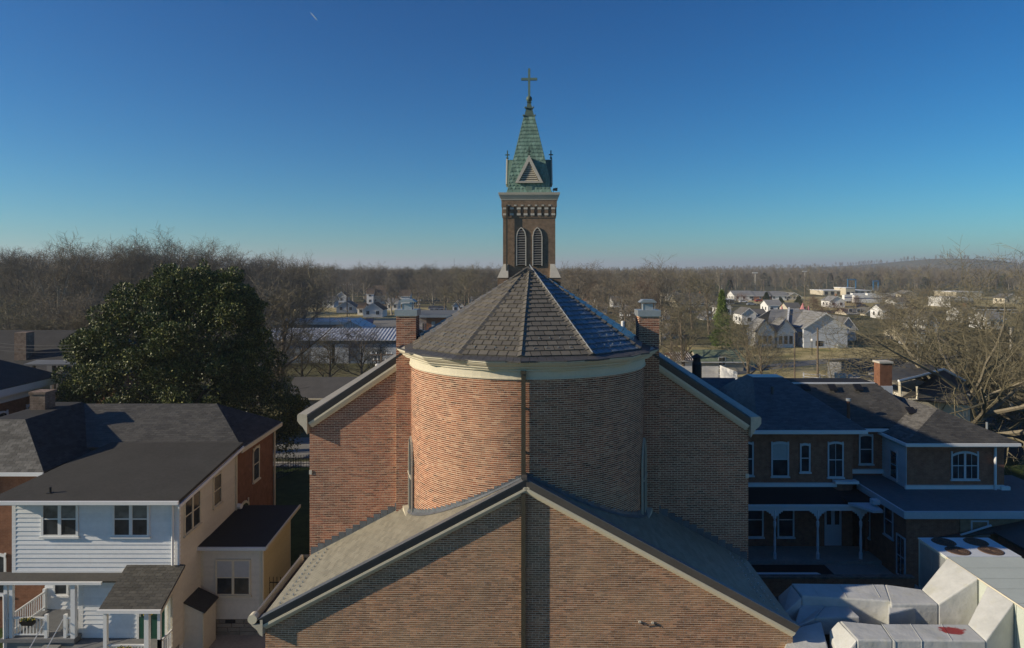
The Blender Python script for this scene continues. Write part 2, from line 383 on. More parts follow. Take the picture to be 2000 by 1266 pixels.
def window(parent, o, s, n, w, h, fm='white_paint', gm='glass', arch=0, mull=1, rail=True, sill=True, tr=.09, curtain=None, name='window', bars=0, proud=.05):
    """o: lower left corner of the whole window on the wall, s: to the right, n: out of the wall"""
    s = Vector(s).normalized(); n = Vector(n).normalized(); o = Vector(o); t = Z3
    m = MB()
    m.obox(o, s, n, t, 0, tr, .003, proud, 0, h); m.obox(o, s, n, t, w - tr, w, .003, proud, 0, h)
    if arch:
        k = 10; pin = [o + s * (w * i / k) + t * (h - arch * (abs(2 * i / k - 1) ** 2) + .02) for i in range(k + 1)]
        lo = [o + s * (w * (k - i) / k) + t * (h - arch * (abs(2 * (k - i) / k - 1) ** 2) - tr * 1.2) for i in range(k + 1)]
        m.prism([p + n * .003 for p in pin + lo], n * (proud + .01))
    else: m.obox(o, s, n, t, tr, w - tr, .003, proud, h - tr, h)
    m.obox(o, s, n, t, tr, w - tr, .003, proud, 0, tr * .6)
    cw = w / mull
    for k in range(1, mull): m.obox(o, s, n, t, k * cw - tr * .7, k * cw + tr * .7, .003, proud, tr * .6, h - tr)
    fr = m.build(name, fm, parent)
    for k in range(mull):
        a0 = (k * cw + (tr if k == 0 else tr * .7)); a1 = ((k + 1) * cw - (tr if k == mull - 1 else tr * .7))
        b0 = tr * .6; b1 = h - tr; mid = b0 + (b1 - b0) * .5
        if rail:
            MB().obox(o, s, n, t, a0, a1, .012, proud - .012, mid - .025, mid + .025).build('meeting_rail', fm, fr)
            MB().obox(o, s, n, t, a0, a1, .005, .02, b0, mid - .026).build('pane', gm, fr)
            MB().obox(o, s, n, t, a0, a1, .005, .028, mid + .026, b1).build('pane', curtain or gm, fr)
        else:
            MB().obox(o, s, n, t, a0, a1, .005, .02, b0, b1).build('pane', curtain or gm, fr)
        for q in range(bars):
            x = a0 + (a1 - a0) * (q + 1) / (bars + 1); MB().obox(o, s, n, t, x - .012, x + .012, .021, proud - .014, b0, b1).build('glazing_bar', fm, fr)
    if sill: MB().obox(o, s, n, t, -.05, w + .05, .003, proud + .05, -.08, -.002).build('sill', fm, fr)
    return fr
XP = Vector((1, 0, 0)); YM = Vector((0, -1, 0)); YP = Vector((0, 1, 0)); XM = Vector((-1, 0, 0))
#PART2

# ------------------------------------------------------------------ the church
church = thing('church', 'red brick church with round apse under a fanned shingle roof, green copper spire behind it', 'church', (.45, 21.5, 0), local=True, rz=-R(1.57))
HW, NV, AC, AR = 8.3, 4.5, 4.65, 4.4          # half width, nave wall, apse centre (v) and apse radius
fr_top = lambda u: 10.04 - .53 * abs(u)        # top of the low front roof
NS = .675
nv_top = lambda u: 11.0 + NS * (8.35 - abs(u))  # top of the nave roof
BRICKS = []      # (score, kind of material, matrix-like data)
def lay(path, s0, s1, z0, z1, ok, mat, score, prot=.004):
    """courses of bricks; path(s) -> (point at z=0, along, outward)"""
    c = .0677; row = int(z0 / c)
    while row * c < z1:
        z = row * c; head = row % 8 == 3
        L = .1075 if head else .215
        s = s0 + (0 if row % 2 else -L / 2) + random.uniform(-.012, .012)
        while s < s1:
            a, b = max(s, s0), min(s + L - random.uniform(.011, .017), s1); sm = (a + b) / 2
            if b - a > .04 and ok(sm, z + c / 2):
                BRICKS.append((score, mat, path, sm, b - a, z + random.uniform(-.001, .001), c - .021 + random.uniform(-.0015, .0015), prot + random.uniform(-.0015, .002)))
            s += L
        row += 1
def plane_path(p0, a, n):
    p0, a, n = Vector(p0), Vector(a), Vector(n)
    return lambda s: (p0 + a * s, a, n)
def apse_path(s):
    f = s / AR; return (Vector((AR * math.sin(f), AC - AR * math.cos(f), 0)), Vector((math.cos(f), math.sin(f), 0)), Vector((math.sin(f), -math.cos(f), 0)))
lay(plane_path((0, 0, 0), XP, YM), -HW, HW, 4.2, 9.8, lambda s, z: z < fr_top(s) - .42, 'brick_gable', 3)
lay(apse_path, -AR * R(89), AR * R(89), 6.9, 13.2, lambda s, z: z > fr_top(AR * math.sin(s / AR)) - .02 and z < 13.12, 'brick_apse', 2)
for sg in (-1, 1):
    lay(plane_path((0, NV, 0), XP, YM), *((-8.35, -4.95) if sg < 0 else (4.95, 8.35)), 5.3, 14, lambda s, z: z < nv_top(s) - .45 and z > fr_top(s) - .05, 'brick_nave', 1)
    lay(plane_path((0, NV - .25, 0), XP, YM), *((-4.96, -4.21) if sg < 0 else (4.21, 4.96)), 7.3, 14.82, lambda s, z: z > fr_top(s), 'brick_nave', 1)
    lay(plane_path((-4.21, NV - .25, 0) if sg < 0 else (4.21, NV + .55, 0), YP if sg < 0 else YM, XP if sg < 0 else XM), 0, .8, 13.3, 14.82, lambda s, z: True, 'brick_nave', 1)
# the largest bricks in the picture are objects, the rest one part for each wall
def brick_verts(path, s, w, z, h, pr, back=.012):
    p, a, n = path(s); vs = []
    for dn in (-back, pr):
        for ds, dz in ((-w / 2, z), (w / 2, z), (w / 2, z + h), (-w / 2, z + h)): vs.append(p + a * ds + n * dn + Z3 * dz)
    return vs
BF = [(4, 5, 6, 7), (0, 1, 5, 4), (1, 2, 6, 5), (2, 3, 7, 6), (3, 0, 4, 7)]
unit = MB().add([(x, y, z) for y in (0, -1) for x, z in ((-.5, 0), (.5, 0), (.5, 1), (-.5, 1))], BF)
um = bpy.data.meshes.new('brick'); um.from_pydata(unit.v, [], unit.f); um.materials.append(M['brick_gable']); um.update()
singles = sorted([b for b in BRICKS if b[1] == 'brick_gable' and abs(b[3]) < 3.0 and b[3] > -.0 or (b[1] == 'brick_gable' and b[3] < 0 and b[3] > -2.2)], key=lambda b: (b[4] < .15, abs(b[5] - 7.6) + abs(b[3] + .1) * .8))[:300]
sset = set(id(b) for b in singles)
for b in singles:
    o = bpy.data.objects.new('brick', um); COL.objects.link(o); o.parent = church
    p, a, n = b[2](b[3]); o.location = (p.x, p.y + .012, b[5]); o.scale = (b[4], .012 + b[7], b[6])
for mat in ('brick_gable', 'brick_apse', 'brick_nave'):
    m = MB()
    for b in BRICKS:
        if b[1] == mat and id(b) not in sset: m.add(brick_verts(b[2], b[3], b[4], b[5], b[6], b[7]), BF)
    m.build('brick_facing', mat, church, kind='stuff')
# solid walls behind the facing
g = [(-HW, 0, 4.2), (HW, 0, 4.2), (HW, 0, fr_top(HW) - .3), (0, 0, 9.74), (-HW, 0, fr_top(HW) - .3)]
MB().prism(g, (0, .3, 0)).build('gable_wall', 'mortar', church)
MB().box(-HW, HW, 0, NV, 0, 4.2).build('lower_wall', 'brick_lower', church)
MB().box(-HW, -HW + .3, .3, NV, 4.2, 5.5).box(HW - .3, HW, .3, NV, 4.2, 5.5).build('side_wall', 'brick_lower', church)
MB().lathe((0, AC, 0), [(AR, 0), (AR, 13.6)], 72, -95, 95).build('apse_wall', 'mortar', church, smooth=True)
nz = nv_top(8.35) - .42
g = [(-8.35, NV, 0), (8.35, NV, 0), (8.35, NV, nz), (0, NV, nz + NS * 8.35), (-8.35, NV, nz)]
MB().prism(g, (0, .3, 0)).build('nave_end_wall', 'mortar', church)
g = [(x, NV + .3, z) for x, y, z in g]
MB().prism(g, (0, 33.4, 0)).build('nave_wall', 'brick_tower', church)
# nave roof and its rakes
for sg in (-1, 1):
    e = 8.55
    roof(church, [(sg * e, NV - .2, nv_top(e)), (0, NV - .2, nv_top(0)), (0, 38.3, nv_top(0)), (sg * e, 38.3, nv_top(e))], 'metal_dark', .2, name='nave_roof')
    roof(church, [(sg * 8.3, -.18, fr_top(8.3)), (0, -.18, fr_top(0)), (0, NV, fr_top(0)), (sg * 8.3, NV, fr_top(8.3))], 'shingle_sacristy', .16,
         'shingle_sacristy', .145, .45, 'front_roof', skip=lambda c: (c.x ** 2 + (c.y - AC) ** 2) < (AR - .1) ** 2)
    # rakes: dark metal band over a cream board, run up the slope
    def rake(v0, tp, e, slope, dk, cr, out):
        d = Vector((-sg * 1, 0, slope)).normalized(); up = Vector((sg * slope, 0, 1)).normalized()
        a = Vector((sg * e, v0, tp(e))); L = (Vector((0, v0, tp(0))) - a).length
        m = MB()
        pr = [(0, .02), (-out, .02), (-out, -.02), (-out + .05, -dk), (0, -dk)]
        m.prism([a + YP * y + up * z for y, z in pr], d * L); m.build('rake_metal', 'metal_dark', church)
        pr = [(0, -dk - .003), (-out + .04, -dk - .003), (-out + .04, -dk - .07), (-out * .65, -dk - cr * .7), (-out * .4, -dk - cr), (0, -dk - cr)]
        MB().prism([a + YP * y + up * z for y, z in pr], d * L).build('rake_board', 'cream_trim', church)
        MB().prism([a + YP * y + up * z for y, z in [(.02, .021), (-out - .01, .021), (-out - .01, .035), (.02, .035)]], d * L).build('drip_edge', 'metal_dark' if v0 > 1 else 'metal_flash', church)
    rake(-.002, fr_top, 8.42, .53, .21, .2, .24)
    rake(NV - .002, nv_top, 8.45, NS, .2, .24, .26)
    # eave gutters with curled ends
    prof = [(0, -.02), (.08, -.02), (.08, -.16), (.28, -.16), (.30, .06), (.36, .08), (.40, .02), (.40, -.12), (.33, -.22), (.20, -.32), (.08, -.50), (0, -.54)]
    for v0, v1, e, zt in ((-.24, NV - .02, 8.3, fr_top(8.3) - (.05 if sg < 0 else .25)), (NV - .28, 38.2, 8.36, nv_top(8.36) + .06)):
        if sg > 0 and v0 < 1: continue
        if v0 > 1: prof = [(0, .04), (.34, .06), (.38, .0), (.38, -.2), (.30, -.32), (.18, -.42), (.08, -.58), (0, -.72)]
        MB().prism([(sg * (e + q), v0, zt + r) for q, r in prof], (0, v1 - v0, 0)).build('eave_gutter', 'cream_dirty', church)
        MB().box(*sorted((sg * (e + .085), sg * (e + .278))), v0 + .05, v1, zt - .155, zt - .145).build('gutter_lining', 'gutter_inside', church)
        if sg < 0 and v0 < 1:
            sc_ = MB(); vs = [(-(e + .32) + .15 * math.sin(a * math.pi / 7), v0 - .02, zt + .15 * math.cos(a * math.pi / 7)) for a in range(14)]
            sc_.prism(vs, (0, .24, 0)).build('gutter_scroll', 'cream_trim', church)
# stepped flashing where the front roof meets nave wall and apse
for sg in (-1, 1):
    u = 8.3
    while u > 4.5:
        a, b = u, u - .27; zz = fr_top(b) + .05
        MB().box(*sorted((sg * a, sg * (b + .01))), NV - .022, NV - .006, fr_top(a) - .05, zz + .13).build('flashing_piece', 'metal_flash', church)
        u -= .27
k = 0
for i in range(-58, 58):
    f0, f1 = R(i * 1.5), R(i * 1.5 + 1.42); fm = (f0 + f1) / 2
    z1 = min(fr_top(AR * math.sin(f0)), fr_top(AR * math.sin(f1))) + .14 + (.035 if i % 2 else 0); z0 = fr_top(AR * math.sin(fm)) - .1
    vs = [(r * math.sin(f), AC - r * math.cos(f), z) for r in (AR + .012, AR + .03) for f, z in ((f0, z0), (f1, z0), (f1, z1), (f0, z1))]
    MB().add(vs, [(4, 5, 6, 7), (0, 1, 5, 4), (1, 2, 6, 5), (2, 3, 7, 6), (3, 0, 4, 7)]).build('flashing_piece', 'metal_flash', church)
m = MB()
for i in range(-30, 30):     # soldered curb at the foot of the apse wall
    f0, f1 = R(i * 3), R(i * 3 + 3)
    q = [(r * math.sin(f), AC - r * math.cos(f), fr_top(r * math.sin(f)) + .028 + (.03 if r < AR + .1 else 0)) for r, f in ((AR, f0), (AR + .17, f0), (AR + .17, f1), (AR, f1))]
    m.poly(q)
m.build('roof_curb', 'metal_flash', church)
MB().box(-.14, .02, -.28, .2, fr_top(0) + .01, fr_top(0) + .09).build('ridge_knob', 'metal_dark', church)
# chimney stacks that rise out of the nave wall
for sg in (-1, 1):
    x0, x1 = sorted((sg * 4.21, sg * 4.96))
    ch = MB().box(x0, x1, NV - .25, NV + .55, 5, 14.85).build('chimney_stack', 'mortar', church)
    MB().box(x0 - .05, x1 + .05, NV - .3, NV + .6, 14.85, 15.08).build('chimney_cap', 'metal_galv', ch)
    cx = (x0 + x1) / 2
    MB().box(cx - .19, cx + .19, NV - .02, NV + .3, 15.08, 15.3).build('flue_box', 'metal_galv', ch)
    MB().prism([(cx - .33, NV - .12, 15.36), (cx + .33, NV - .12, 15.36), (cx + .2, NV - .12, 15.47), (cx - .2, NV - .12, 15.47)], (0, .55, 0)).build('flue_lid', 'metal_galv', ch)
    m = MB()
    for q in (-.26, .24): m.box(cx + q, cx + q + .02, NV - .05, NV - .03, 15.08, 15.36)
    m.build('lid_bracket', 'metal_galv', ch)
    sgx = x1 if sg < 0 else x0
    MB().prism([(sgx, NV - .2, 13.4), (sgx, NV + .4, 13.6), (sgx, NV + .4, 14.05), (sgx, NV - .2, 13.62)], (-.02 * sg if sg > 0 else .02, 0, 0)).build('side_flashing', 'metal_dark', ch)
    MB().box(sg * 3.9 - .4, sg * 3.9 + .4, NV - .38, NV + .1, 13.5, 13.78).build('saddle_flashing', 'metal_dark', ch)
# cornice of the apse
pr = [(AR + .004, 13.10), (AR + .06, 13.10), (AR + .06, 13.14), (AR + .035, 13.15), (AR + .035, 13.36), (AR + .10, 13.38), (AR + .10, 13.42)]
MB().lathe((0, AC, 0), pr, 48, -93, 93).build('frieze', 'cream_trim', church)
MB().lathe((0, AC, 0), [(4.40, 13.36), (4.62, 13.40), (4.62, 13.44), (4.68, 13.45), (4.72, 13.49), (4.72, 13.52), (4.79, 13.55), (4.86, 13.62), (4.88, 13.66), (4.93, 13.68), (4.93, 13.72), (4.6, 13.72)], 7, -105, 105).build('cornice', 'cream_trim', church)
MB().lathe((0, AC, 0), [(4.86, 13.721), (4.955, 13.721), (4.955, 13.75), (4.86, 13.75)], 7, -105, 105).build('gutter_rim', 'metal_dark', church)
# fan roof
APX = Vector((.10, AC, 16.72)); ang = [-98, -60, -29, -2, 28, 60, 98]; RR = 4.56; ZB = 13.84
vb = [Vector((RR * math.sin(R(a)), AC - RR * math.cos(R(a)), ZB)) for a in ang]
vo = [Vector((4.90 * math.sin(R(a)), AC - 4.90 * math.cos(R(a)), 13.745)) for a in ang]
fan = MB()
for i in range(6): fan.poly([vb[i], vb[i + 1], APX])
fan = fan.build('fan_roof', 'shingle_apron', church)
ap = MB()
for i in range(6):
    N = 9
    for j in range(N):
        lo = [vo[i].lerp(vo[i + 1], (j + e) / N) for e in (.02, .98)]; hi = [vb[i].lerp(vb[i + 1], (j + e) / N) for e in (.98, .02)]
        ap.prism(lo + hi, (0, 0, -.05))
ap.build('eave_apron', 'shingle_apron', church, kind='stuff')
sh = []
for i in range(6):
    tl = tiles([vb[i], vb[i + 1], APX], .258, .33, .042, .03, 'half' and .5, .004)
    sh += [(abs(2.5 - i) > 2, i, (v, f, c, a)) for v, f, c, a in tl]
sh.sort(key=lambda q: (q[0], q[2][2].z))
for q in sh[:300]: MB().add(q[2][0], q[2][1]).build('shingle', 'shingle_sky_sheen' if q[1] == 4 else 'shingle_apse', church, recenter=True)
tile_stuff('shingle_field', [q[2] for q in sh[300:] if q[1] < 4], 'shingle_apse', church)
tile_stuff('shingle_field', [q[2] for q in sh[300:] if q[1] >= 4], 'shingle_sky_sheen', church)
for i in range(1, 6):           # hip caps, one short piece for each course
    b = vb[i]; L = (APX - b).length; n = int(L / .26); d = (APX - b).normalized(); w = d.cross(Vector((math.sin(R(ang[i])), -math.cos(R(ang[i])), 0))).normalized(); up = d.cross(w)
    if up.z < 0: up = -up
    for j in range(n):
        o = b + d * (j * .258)
        h = .17 if j < n - 6 else .10
        MB().prism([o - w * h + up * .0, o + up * .085, o + w * h + up * .0, o + w * h - up * .03, o - w * h - up * .03], d * .255 - up * .028).build('hip_shingle', 'shingle_apse', church)
m = MB(); b = vb[4]; m.tube([b + Vector((0, 0, .085)), APX + Vector((0, 0, .07))], .02, 5); m.build('lead_line', 'metal_galv', church)
for i in range(6):
    d = vb[i + 1] - vb[i]
    for r, k0 in ((1, 0), (3, .5)):
        for j in range(1, 5):
            t_ = r * .258 / 5.4; p = (vb[i] + d * ((j + k0) / 5.5)).lerp(APX, t_ + .02)
            MB().box(p.x - .014, p.x + .014, p.y - .03, p.y + .01, p.z + .035, p.z + .075).build('snow_guard', 'metal_galv', church)
for j in range(14):
    for sg in (-1, 1):
        for q in (0, 1):
            u = sg * (7.9 - .38 * q); v = .2 + j * .3 + .15 * q
            if v < 4.2: MB().box(u - .02, u + .02, v - .02, v + .02, fr_top(u) + .01, fr_top(u) + .08).build('snow_guard', 'metal_galv', church)
# lancet windows on the flanks of the apse
for sg in (-1, 1):
    f = R(sg * 74); n = Vector((math.sin(f), -math.cos(f), 0)); s = Vector((math.cos(f), math.sin(f), 0)); o = Vector((AR * math.sin(f), AC - AR * math.cos(f), 0))
    w = .52; z0, z1, z2 = 7.75, 9.6, 10.5
    def arch(hw, dz): return [o + s * a + Z3 * (z + dz) for a, z in ((-hw, z0), (hw, z0), (hw, z1), (hw * .8, z1 + .45), (hw * .42, z1 + .75), (0, z2), (-hw * .42, z1 + .75), (-hw * .8, z1 + .45), (-hw, z1))]
    outer, inner = arch(w + .06, 0), arch(w, 0); m = MB(); N = len(outer)
    for i in range(1, N): m.prism([outer[i], outer[(i + 1) % N], inner[(i + 1) % N], inner[i]], n * .07)
    wn_ = m.build('window', 'cream_dirty', church)
    MB().prism([p + n * .02 for p in inner], n * .03).build('pane', 'glass_stained', wn_)
    m = MB(); m.obox(o, s, n, Z3, -.025, .025, .055, .1, z0, z2 - .1); m.obox(o, s, n, Z3, -w, w, .055, .1, 9.05, 9.1); m.build('mullion', 'cream_dirty', wn_)
    MB().obox(o, s, n, Z3, -w - .15, w + .15, -.05, .26, z0 - .22, z0).build('sill', 'cream_trim', wn_)
# rain pipe down the middle
MB().box(-.16, -.02, .05, .19, 9.9, 13.38).box(-.18, 0, .02, .24, 13.3, 13.4).build('rain_pipe', 'bronze_pipe', church)
MB().box(-.16, -.02, -.18, -.008, 0, 9.62).build('rain_pipe', 'bronze_pipe', church)
m = MB()
for z in (5.2, 7.2, 9.2): m.box(-.17, -.01, -.17, .0, z, z + .03)
for z in (10.8, 12.2): m.box(-.17, -.01, .1, .26, z, z + .03)
m.build('pipe_strap', 'bronze_pipe', church)
MB().box(-8.36, -8.26, -.04 + NV, NV + .02, 8.75, 8.9).box(8.24, 8.36, NV - .04, NV + .02, 8.75, 8.9).build('corner_stone', 'stone_white', church)
for x, z in ((3.55, 5.55), (3.95, 5.53)):
    MB().box(x - .04, x + .04, -.06, 0, z, z + .05).build('wall_bracket', 'stone_white', church)
MB().tube([(3.55, -.05, 5.56), (3.7, -.04, 5.47), (3.95, -.05, 5.54), (4.2, -.03, 5.42)], .012, 4).build('wall_cable', 'wire', church)

# tower
TV = 38.5; TH = 2.3
tw = MB().box(-TH, TH, TV, TV + 2 * TH, 0, 22.7).build('tower', 'brick_tower', church)
MB().box(-TH - .06, TH + .06, TV - .06, TV + 2 * TH + .06, 21.18, 21.36).build('string_course', 'brick_tower', tw)
for i in range(8):
    x = -TH + .02 + i * .607
    MB().box(x - .0, x + .30, TV - .10, TV + .02, 21.37, 22.45).build('corbel_pier', 'brick_tower', tw)
    MB().box(x - .02, x + .32, TV - .13, TV - .101, 21.37, 21.55).build('corbel_stone', 'stone_white', tw)
    MB().box(x - .02, x + .32, TV - .13, TV - .101, 21.9, 22.06).build('corbel_stone', 'stone_white', tw)
    if i < 7: MB().box(x + .34, x + .56, TV - .16, TV - .131, 22.2, 22.3).build('corbel_stone', 'stone_white', tw)
    for sx in (-1, 1):
        MB().box(*sorted((sx * TH, sx * (TH + .1))), TV + .1 + i * .6, TV + .4 + i * .6, 21.37, 22.45).build('corbel_pier', 'brick_tower', tw)
MB().box(-TH - .13, TH + .13, TV - .13, TV + 2 * TH + .13, 22.12, 22.72).build('corbel_band', 'brick_tower', tw)
m = MB(); C0 = (0, TV + TH, 0)
for z0, z1, h0, h1 in ((22.72, 22.8, TH + .16, TH + .16), (22.8, 23.14, TH + .18, TH + .34), (23.14, 23.18, TH + .36, TH + .36), (23.18, 23.36, TH + .37, TH + .4)):
    m.add([(sx * h, TV + TH + sy * h, z) for h, z in ((h0, z0), (h1, z1)) for sx, sy in ((-1, -1), (1, -1), (1, 1), (-1, 1))], [(0, 3, 2, 1), (4, 5, 6, 7), (0, 1, 5, 4), (1, 2, 6, 5), (2, 3, 7, 6), (3, 0, 4, 7)])
m.build('tower_cornice', 'cream_dirty', tw)
MB().box(-TH + .28, -TH + .42, TV - .3, TV - .17, 12, 22.3).build('rain_pipe', 'bronze_pipe', tw)
for cx in (-.7, .72):
    o = Vector((cx, TV, 0)); w = .36; z0, z1, z2 = 16.95, 19.5, 20.25
    def arch(hw, up): return [o + XP * a + Z3 * z for a, z in ((-hw, z0), (hw, z0), (hw, z1), (hw * .8, z1 + .38 + up * .5), (hw * .42, z1 + .62 + up * .8), (0, z2 + up), (-hw * .42, z1 + .62 + up * .8), (-hw * .8, z1 + .38 + up * .5), (-hw, z1))]
    outer, inner = arch(w + .09, .1), arch(w, 0); m = MB(); N = len(outer)
    for i in range(N): m.prism([outer[i], outer[(i + 1) % N], inner[(i + 1) % N], inner[i]], YM * .12)
    lw = m.build('louvred_window', 'stone_white', church)
    MB().prism([p + YM * .004 for p in inner], YM * .02).build('backing', 'dark_interior', lw)
    z = z0 + .06
    while z < z2 - .25:
        hw = w if z < z1 else w * (1 - .75 * ((z - z1) / (z2 - z1)) ** 1.6)
        MB().add([(cx + a, TV - y, zz) for a in (-hw, hw) for y, zz in ((.03, z + .14), (.11, z), (.125, z + .015), (.045, z + .155))], [(0, 1, 2, 3), (4, 7, 6, 5), (0, 4, 5, 1), (1, 5, 6, 2), (2, 6, 7, 3), (3, 7, 4, 0)]).build('louvre_slat', 'shingle_far', lw)
        z += .21
for sx in (-1, 1):
    x0, x1 = sorted((sx * (TH - .45), sx * (TH + .45)))
    b = MB().box(x0, x1, TV - .45, TV + .4, 0, 15.9).build('buttress', 'brick_tower', tw)
    MB().add([(x0 - .03, TV - .5, 15.9), (x1 + .03, TV - .5, 15.9), (x1 + .03, TV + .02, 15.9), (x0 - .03, TV + .02, 15.9), (x0 + (.5 if sx < 0 else 0), TV - .1, 17.1), (x1 - (.5 if sx > 0 else 0), TV - .1, 17.1), (x1 - (.5 if sx > 0 else 0), TV + .02, 17.1), (x0 + (.5 if sx < 0 else 0), TV + .02, 17.1)],
             [(0, 3, 2, 1), (4, 5, 6, 7), (0, 1, 5, 4), (1, 2, 6, 5), (2, 3, 7, 6), (3, 0, 4, 7)]).build('buttress_cap', 'stone_white', church)
# spire
MBs = MB
class MB(MBs):
    def build(s, *a, **k):
        s.v = [(p[0], p[1], 23.36 + (p[2] - 23.36) * 1.06) for p in s.v]; return MBs.build(s, *a, **k)
lv = [(23.37, 1.98), (23.75, 1.86), (24.3, 1.78), (24.9, 1.72), (30.1, .45)]
m = MB(); cy = TV + TH
for (z0, h0), (z1, h1) in zip(lv, lv[1:]):
    m.add([(sx * h, cy + sy * h, z) for h, z in ((h0, z0), (h1, z1)) for sx, sy in ((-1, -1), (1, -1), (1, 1), (-1, 1))], [(0, 1, 5, 4), (1, 2, 6, 5), (2, 3, 7, 6), (3, 0, 4, 7)])
spire = m.build('spire', 'copper_trim', church)
m = MB(); dirs = [(XP, YM), (YP, XP), (XM, YP), (YM, XM)]; row = 0
for (z0, h0), (z1, h1) in zip(lv, lv[1:]):
    L = math.hypot(z1 - z0, h0 - h1); nr = max(1, round(L / .33))
    for r in range(nr):
        za = z0 + (z1 - z0) * r / nr; zb = z0 + (z1 - z0) * (r + 1) / nr; ha = h0 + (h1 - h0) * r / nr; hb = h0 + (h1 - h0) * (r + 1) / nr; row += 1
        for s, n in dirs[:2] + dirs[3:]:
            nc = max(2, round(2 * ha / .33)); off = (row % 2) * .5
            for c in range(-1, nc + 1):
                a0 = -ha + (c + off) * .33; a1 = a0 + .33; a0 = max(a0, -ha); a1 = min(a1, ha)
                if a1 - a0 < .06: continue
                am = (a0 + a1) / 2; P = lambda a, z, h, o_: Vector((0, cy, z)) + s * a + n * (h + o_)
                up = .02
                cl = lambda a: max(-hb, min(hb, a))
                m.add([P(am, za - .07, ha + .01, .05), P(a1 - .01, za + .06, ha - .01, .05), P(cl(a1 - .01), zb + up, hb, .008), P(cl(a0 + .01), zb + up, hb, .008), P(a0 + .01, za + .06, ha - .01, .05),
                       P(am, za - .07, ha + .01, 0), P(a1 - .01, za + .06, ha - .01, 0), P(a0 + .01, za + .06, ha - .01, 0)],
                      [(0, 1, 2, 3, 4), (0, 5, 6, 1), (0, 4, 7, 5), (1, 6, 2), (4, 3, 7)])
m.build('copper_scales', 'copper_tile', spire, kind='stuff')
for sx, sy in ((-1, -1), (1, -1), (1, 1), (-1, 1)):
    MB().tube([(sx * h, cy + sy * h, z) for z, h in lv], .05, 5).build('hip_roll', 'copper_trim', spire)
MB().box(-.28, .28, TV + TH - 1.95, TV + TH - 1.7, 23.4, 23.95).build('access_hatch', 'copper_trim', spire)
m = MB()
def fru(m, z0, h0, z1, h1):
    m.add([(sx * h, cy + sy * h, z) for h, z in ((h0, z0), (h1, z1)) for sx, sy in ((-1, -1), (1, -1), (1, 1), (-1, 1))], [(0, 3, 2, 1), (4, 5, 6, 7), (0, 1, 5, 4), (1, 2, 6, 5), (2, 3, 7, 6), (3, 0, 4, 7)])
fru(m, 30.08, .50, 30.14, .50); fru(m, 30.14, .45, 30.8, .27); fru(m, 30.8, .33, 30.86, .33); fru(m, 30.86, .27, 31.35, .13); fru(m, 31.35, .2, 31.42, .2)
for z, h in ((30.15, .52), (30.86, .36)):
    for sx in (-1, 1): m.lathe((sx * h, cy - h, z), [(.001, -.09), (.08, -.04), (.09, .02), (.06, .08), (.001, .1)], 6)
m.build('spire_cap', 'copper_dark', spire)
MB().lathe((0, cy, 31.68), [(.27 * math.cos(R(a)) + .001, .27 * math.sin(R(a))) for a in range(-90, 91, 18)], 16).build('ball', 'copper_dark', spire, smooth=True)
MB().box(-.1, .1, cy - .1, cy + .1, 31.9, 34.25).box(-.7, .7, cy - .095, cy + .095, 33.28, 33.48).box(-.73, -.7, cy - .09, cy + .09, 33.28, 33.48).box(.7, .73, cy - .09, cy + .09, 33.28, 33.48).box(-.1, .1, cy - .09, cy + .09, 34.25, 34.29).build('cross', 'copper_trim', spire)
for i, (s, n) in enumerate(dirs):
    b = Vector((0, cy, 0)) + n * 1.98; B0 = 24.25; T0 = 26.45; w = 1.2
    P = lambda a, z, d: b + s * a + Z3 * z - n * d
    d = MB().add([P(-w, B0, 0), P(w, B0, 0), P(0, T0, 0), P(-w, B0, .9), P(w, B0, .9), P(0, T0, 1.3)], [(0, 2, 5, 3), (1, 4, 5, 2), (0, 3, 4, 1)]).build('dormer', 'copper_trim', church)
    m = MB(); wi = w - .33
    m.prism([P(-w - .04, B0 - .03, 0), P(-w + .22, B0 - .03, 0), P(0, T0 - .45, 0), P(0, T0 + .1, 0)], n * .12)
    m.prism([P(w + .04, B0 - .03, 0), P(w - .22, B0 - .03, 0), P(0, T0 - .45, 0), P(0, T0 + .1, 0)], n * .12)
    m.prism([P(-w + .22, B0 - .03, 0), P(w - .22, B0 - .03, 0), P(w - .32, B0 + .1, 0), P(-w + .32, B0 + .1, 0)], n * .12)
    m.build('gable_trim', 'stone_white', d)
    MB().poly([P(-wi, B0, .03), P(wi, B0, .03), P(0, T0 - .4, .03)]).build('backing', 'dark_interior', d)
    z = B0 + .14
    while z < T0 - .65:
        h = wi * (1 - (z - B0) / (T0 - .4 - B0)); MB().prism([P(-h, z, -.01), P(h, z, -.01), P(h, z + .09, .03), P(-h, z + .09, .03)], n * .02).build('louvre_slat', 'cream_dirty', d); z += .17
    f = MB(); fb = b + Z3 * (T0 + .05)
    f.obox(fb, s, n, Z3, -.05, .05, -.05, .05, 0, .75); f.obox(fb, s, n, Z3, -.2, .2, -.04, .04, .33, .42); f.obox(fb, s, n, Z3, -.04, .04, -.2, .2, .33, .42); f.obox(fb, s, n, Z3, -.12, .12, -.1, .1, .05, .14)
    f.build('finial', 'copper_dark', d)
MB = MBs
tf = thing('tower_floodlight', 'small dark floodlight on the right corner of the tower cornice', 'floodlight', (0, 0, 0)); Mx = Matrix.Translation((.45, 21.5, 0)) @ Matrix.Rotation(-R(1.57), 4, 'Z')
p = Mx @ Vector((TH - .15, TV - .1, 23.36)); OFF[tf.name] = p; tf.location = p
MB().box(p.x - .02, p.x + .02, p.y, p.y + .04, p.z, p.z + .22).build('stem', 'iron', tf)
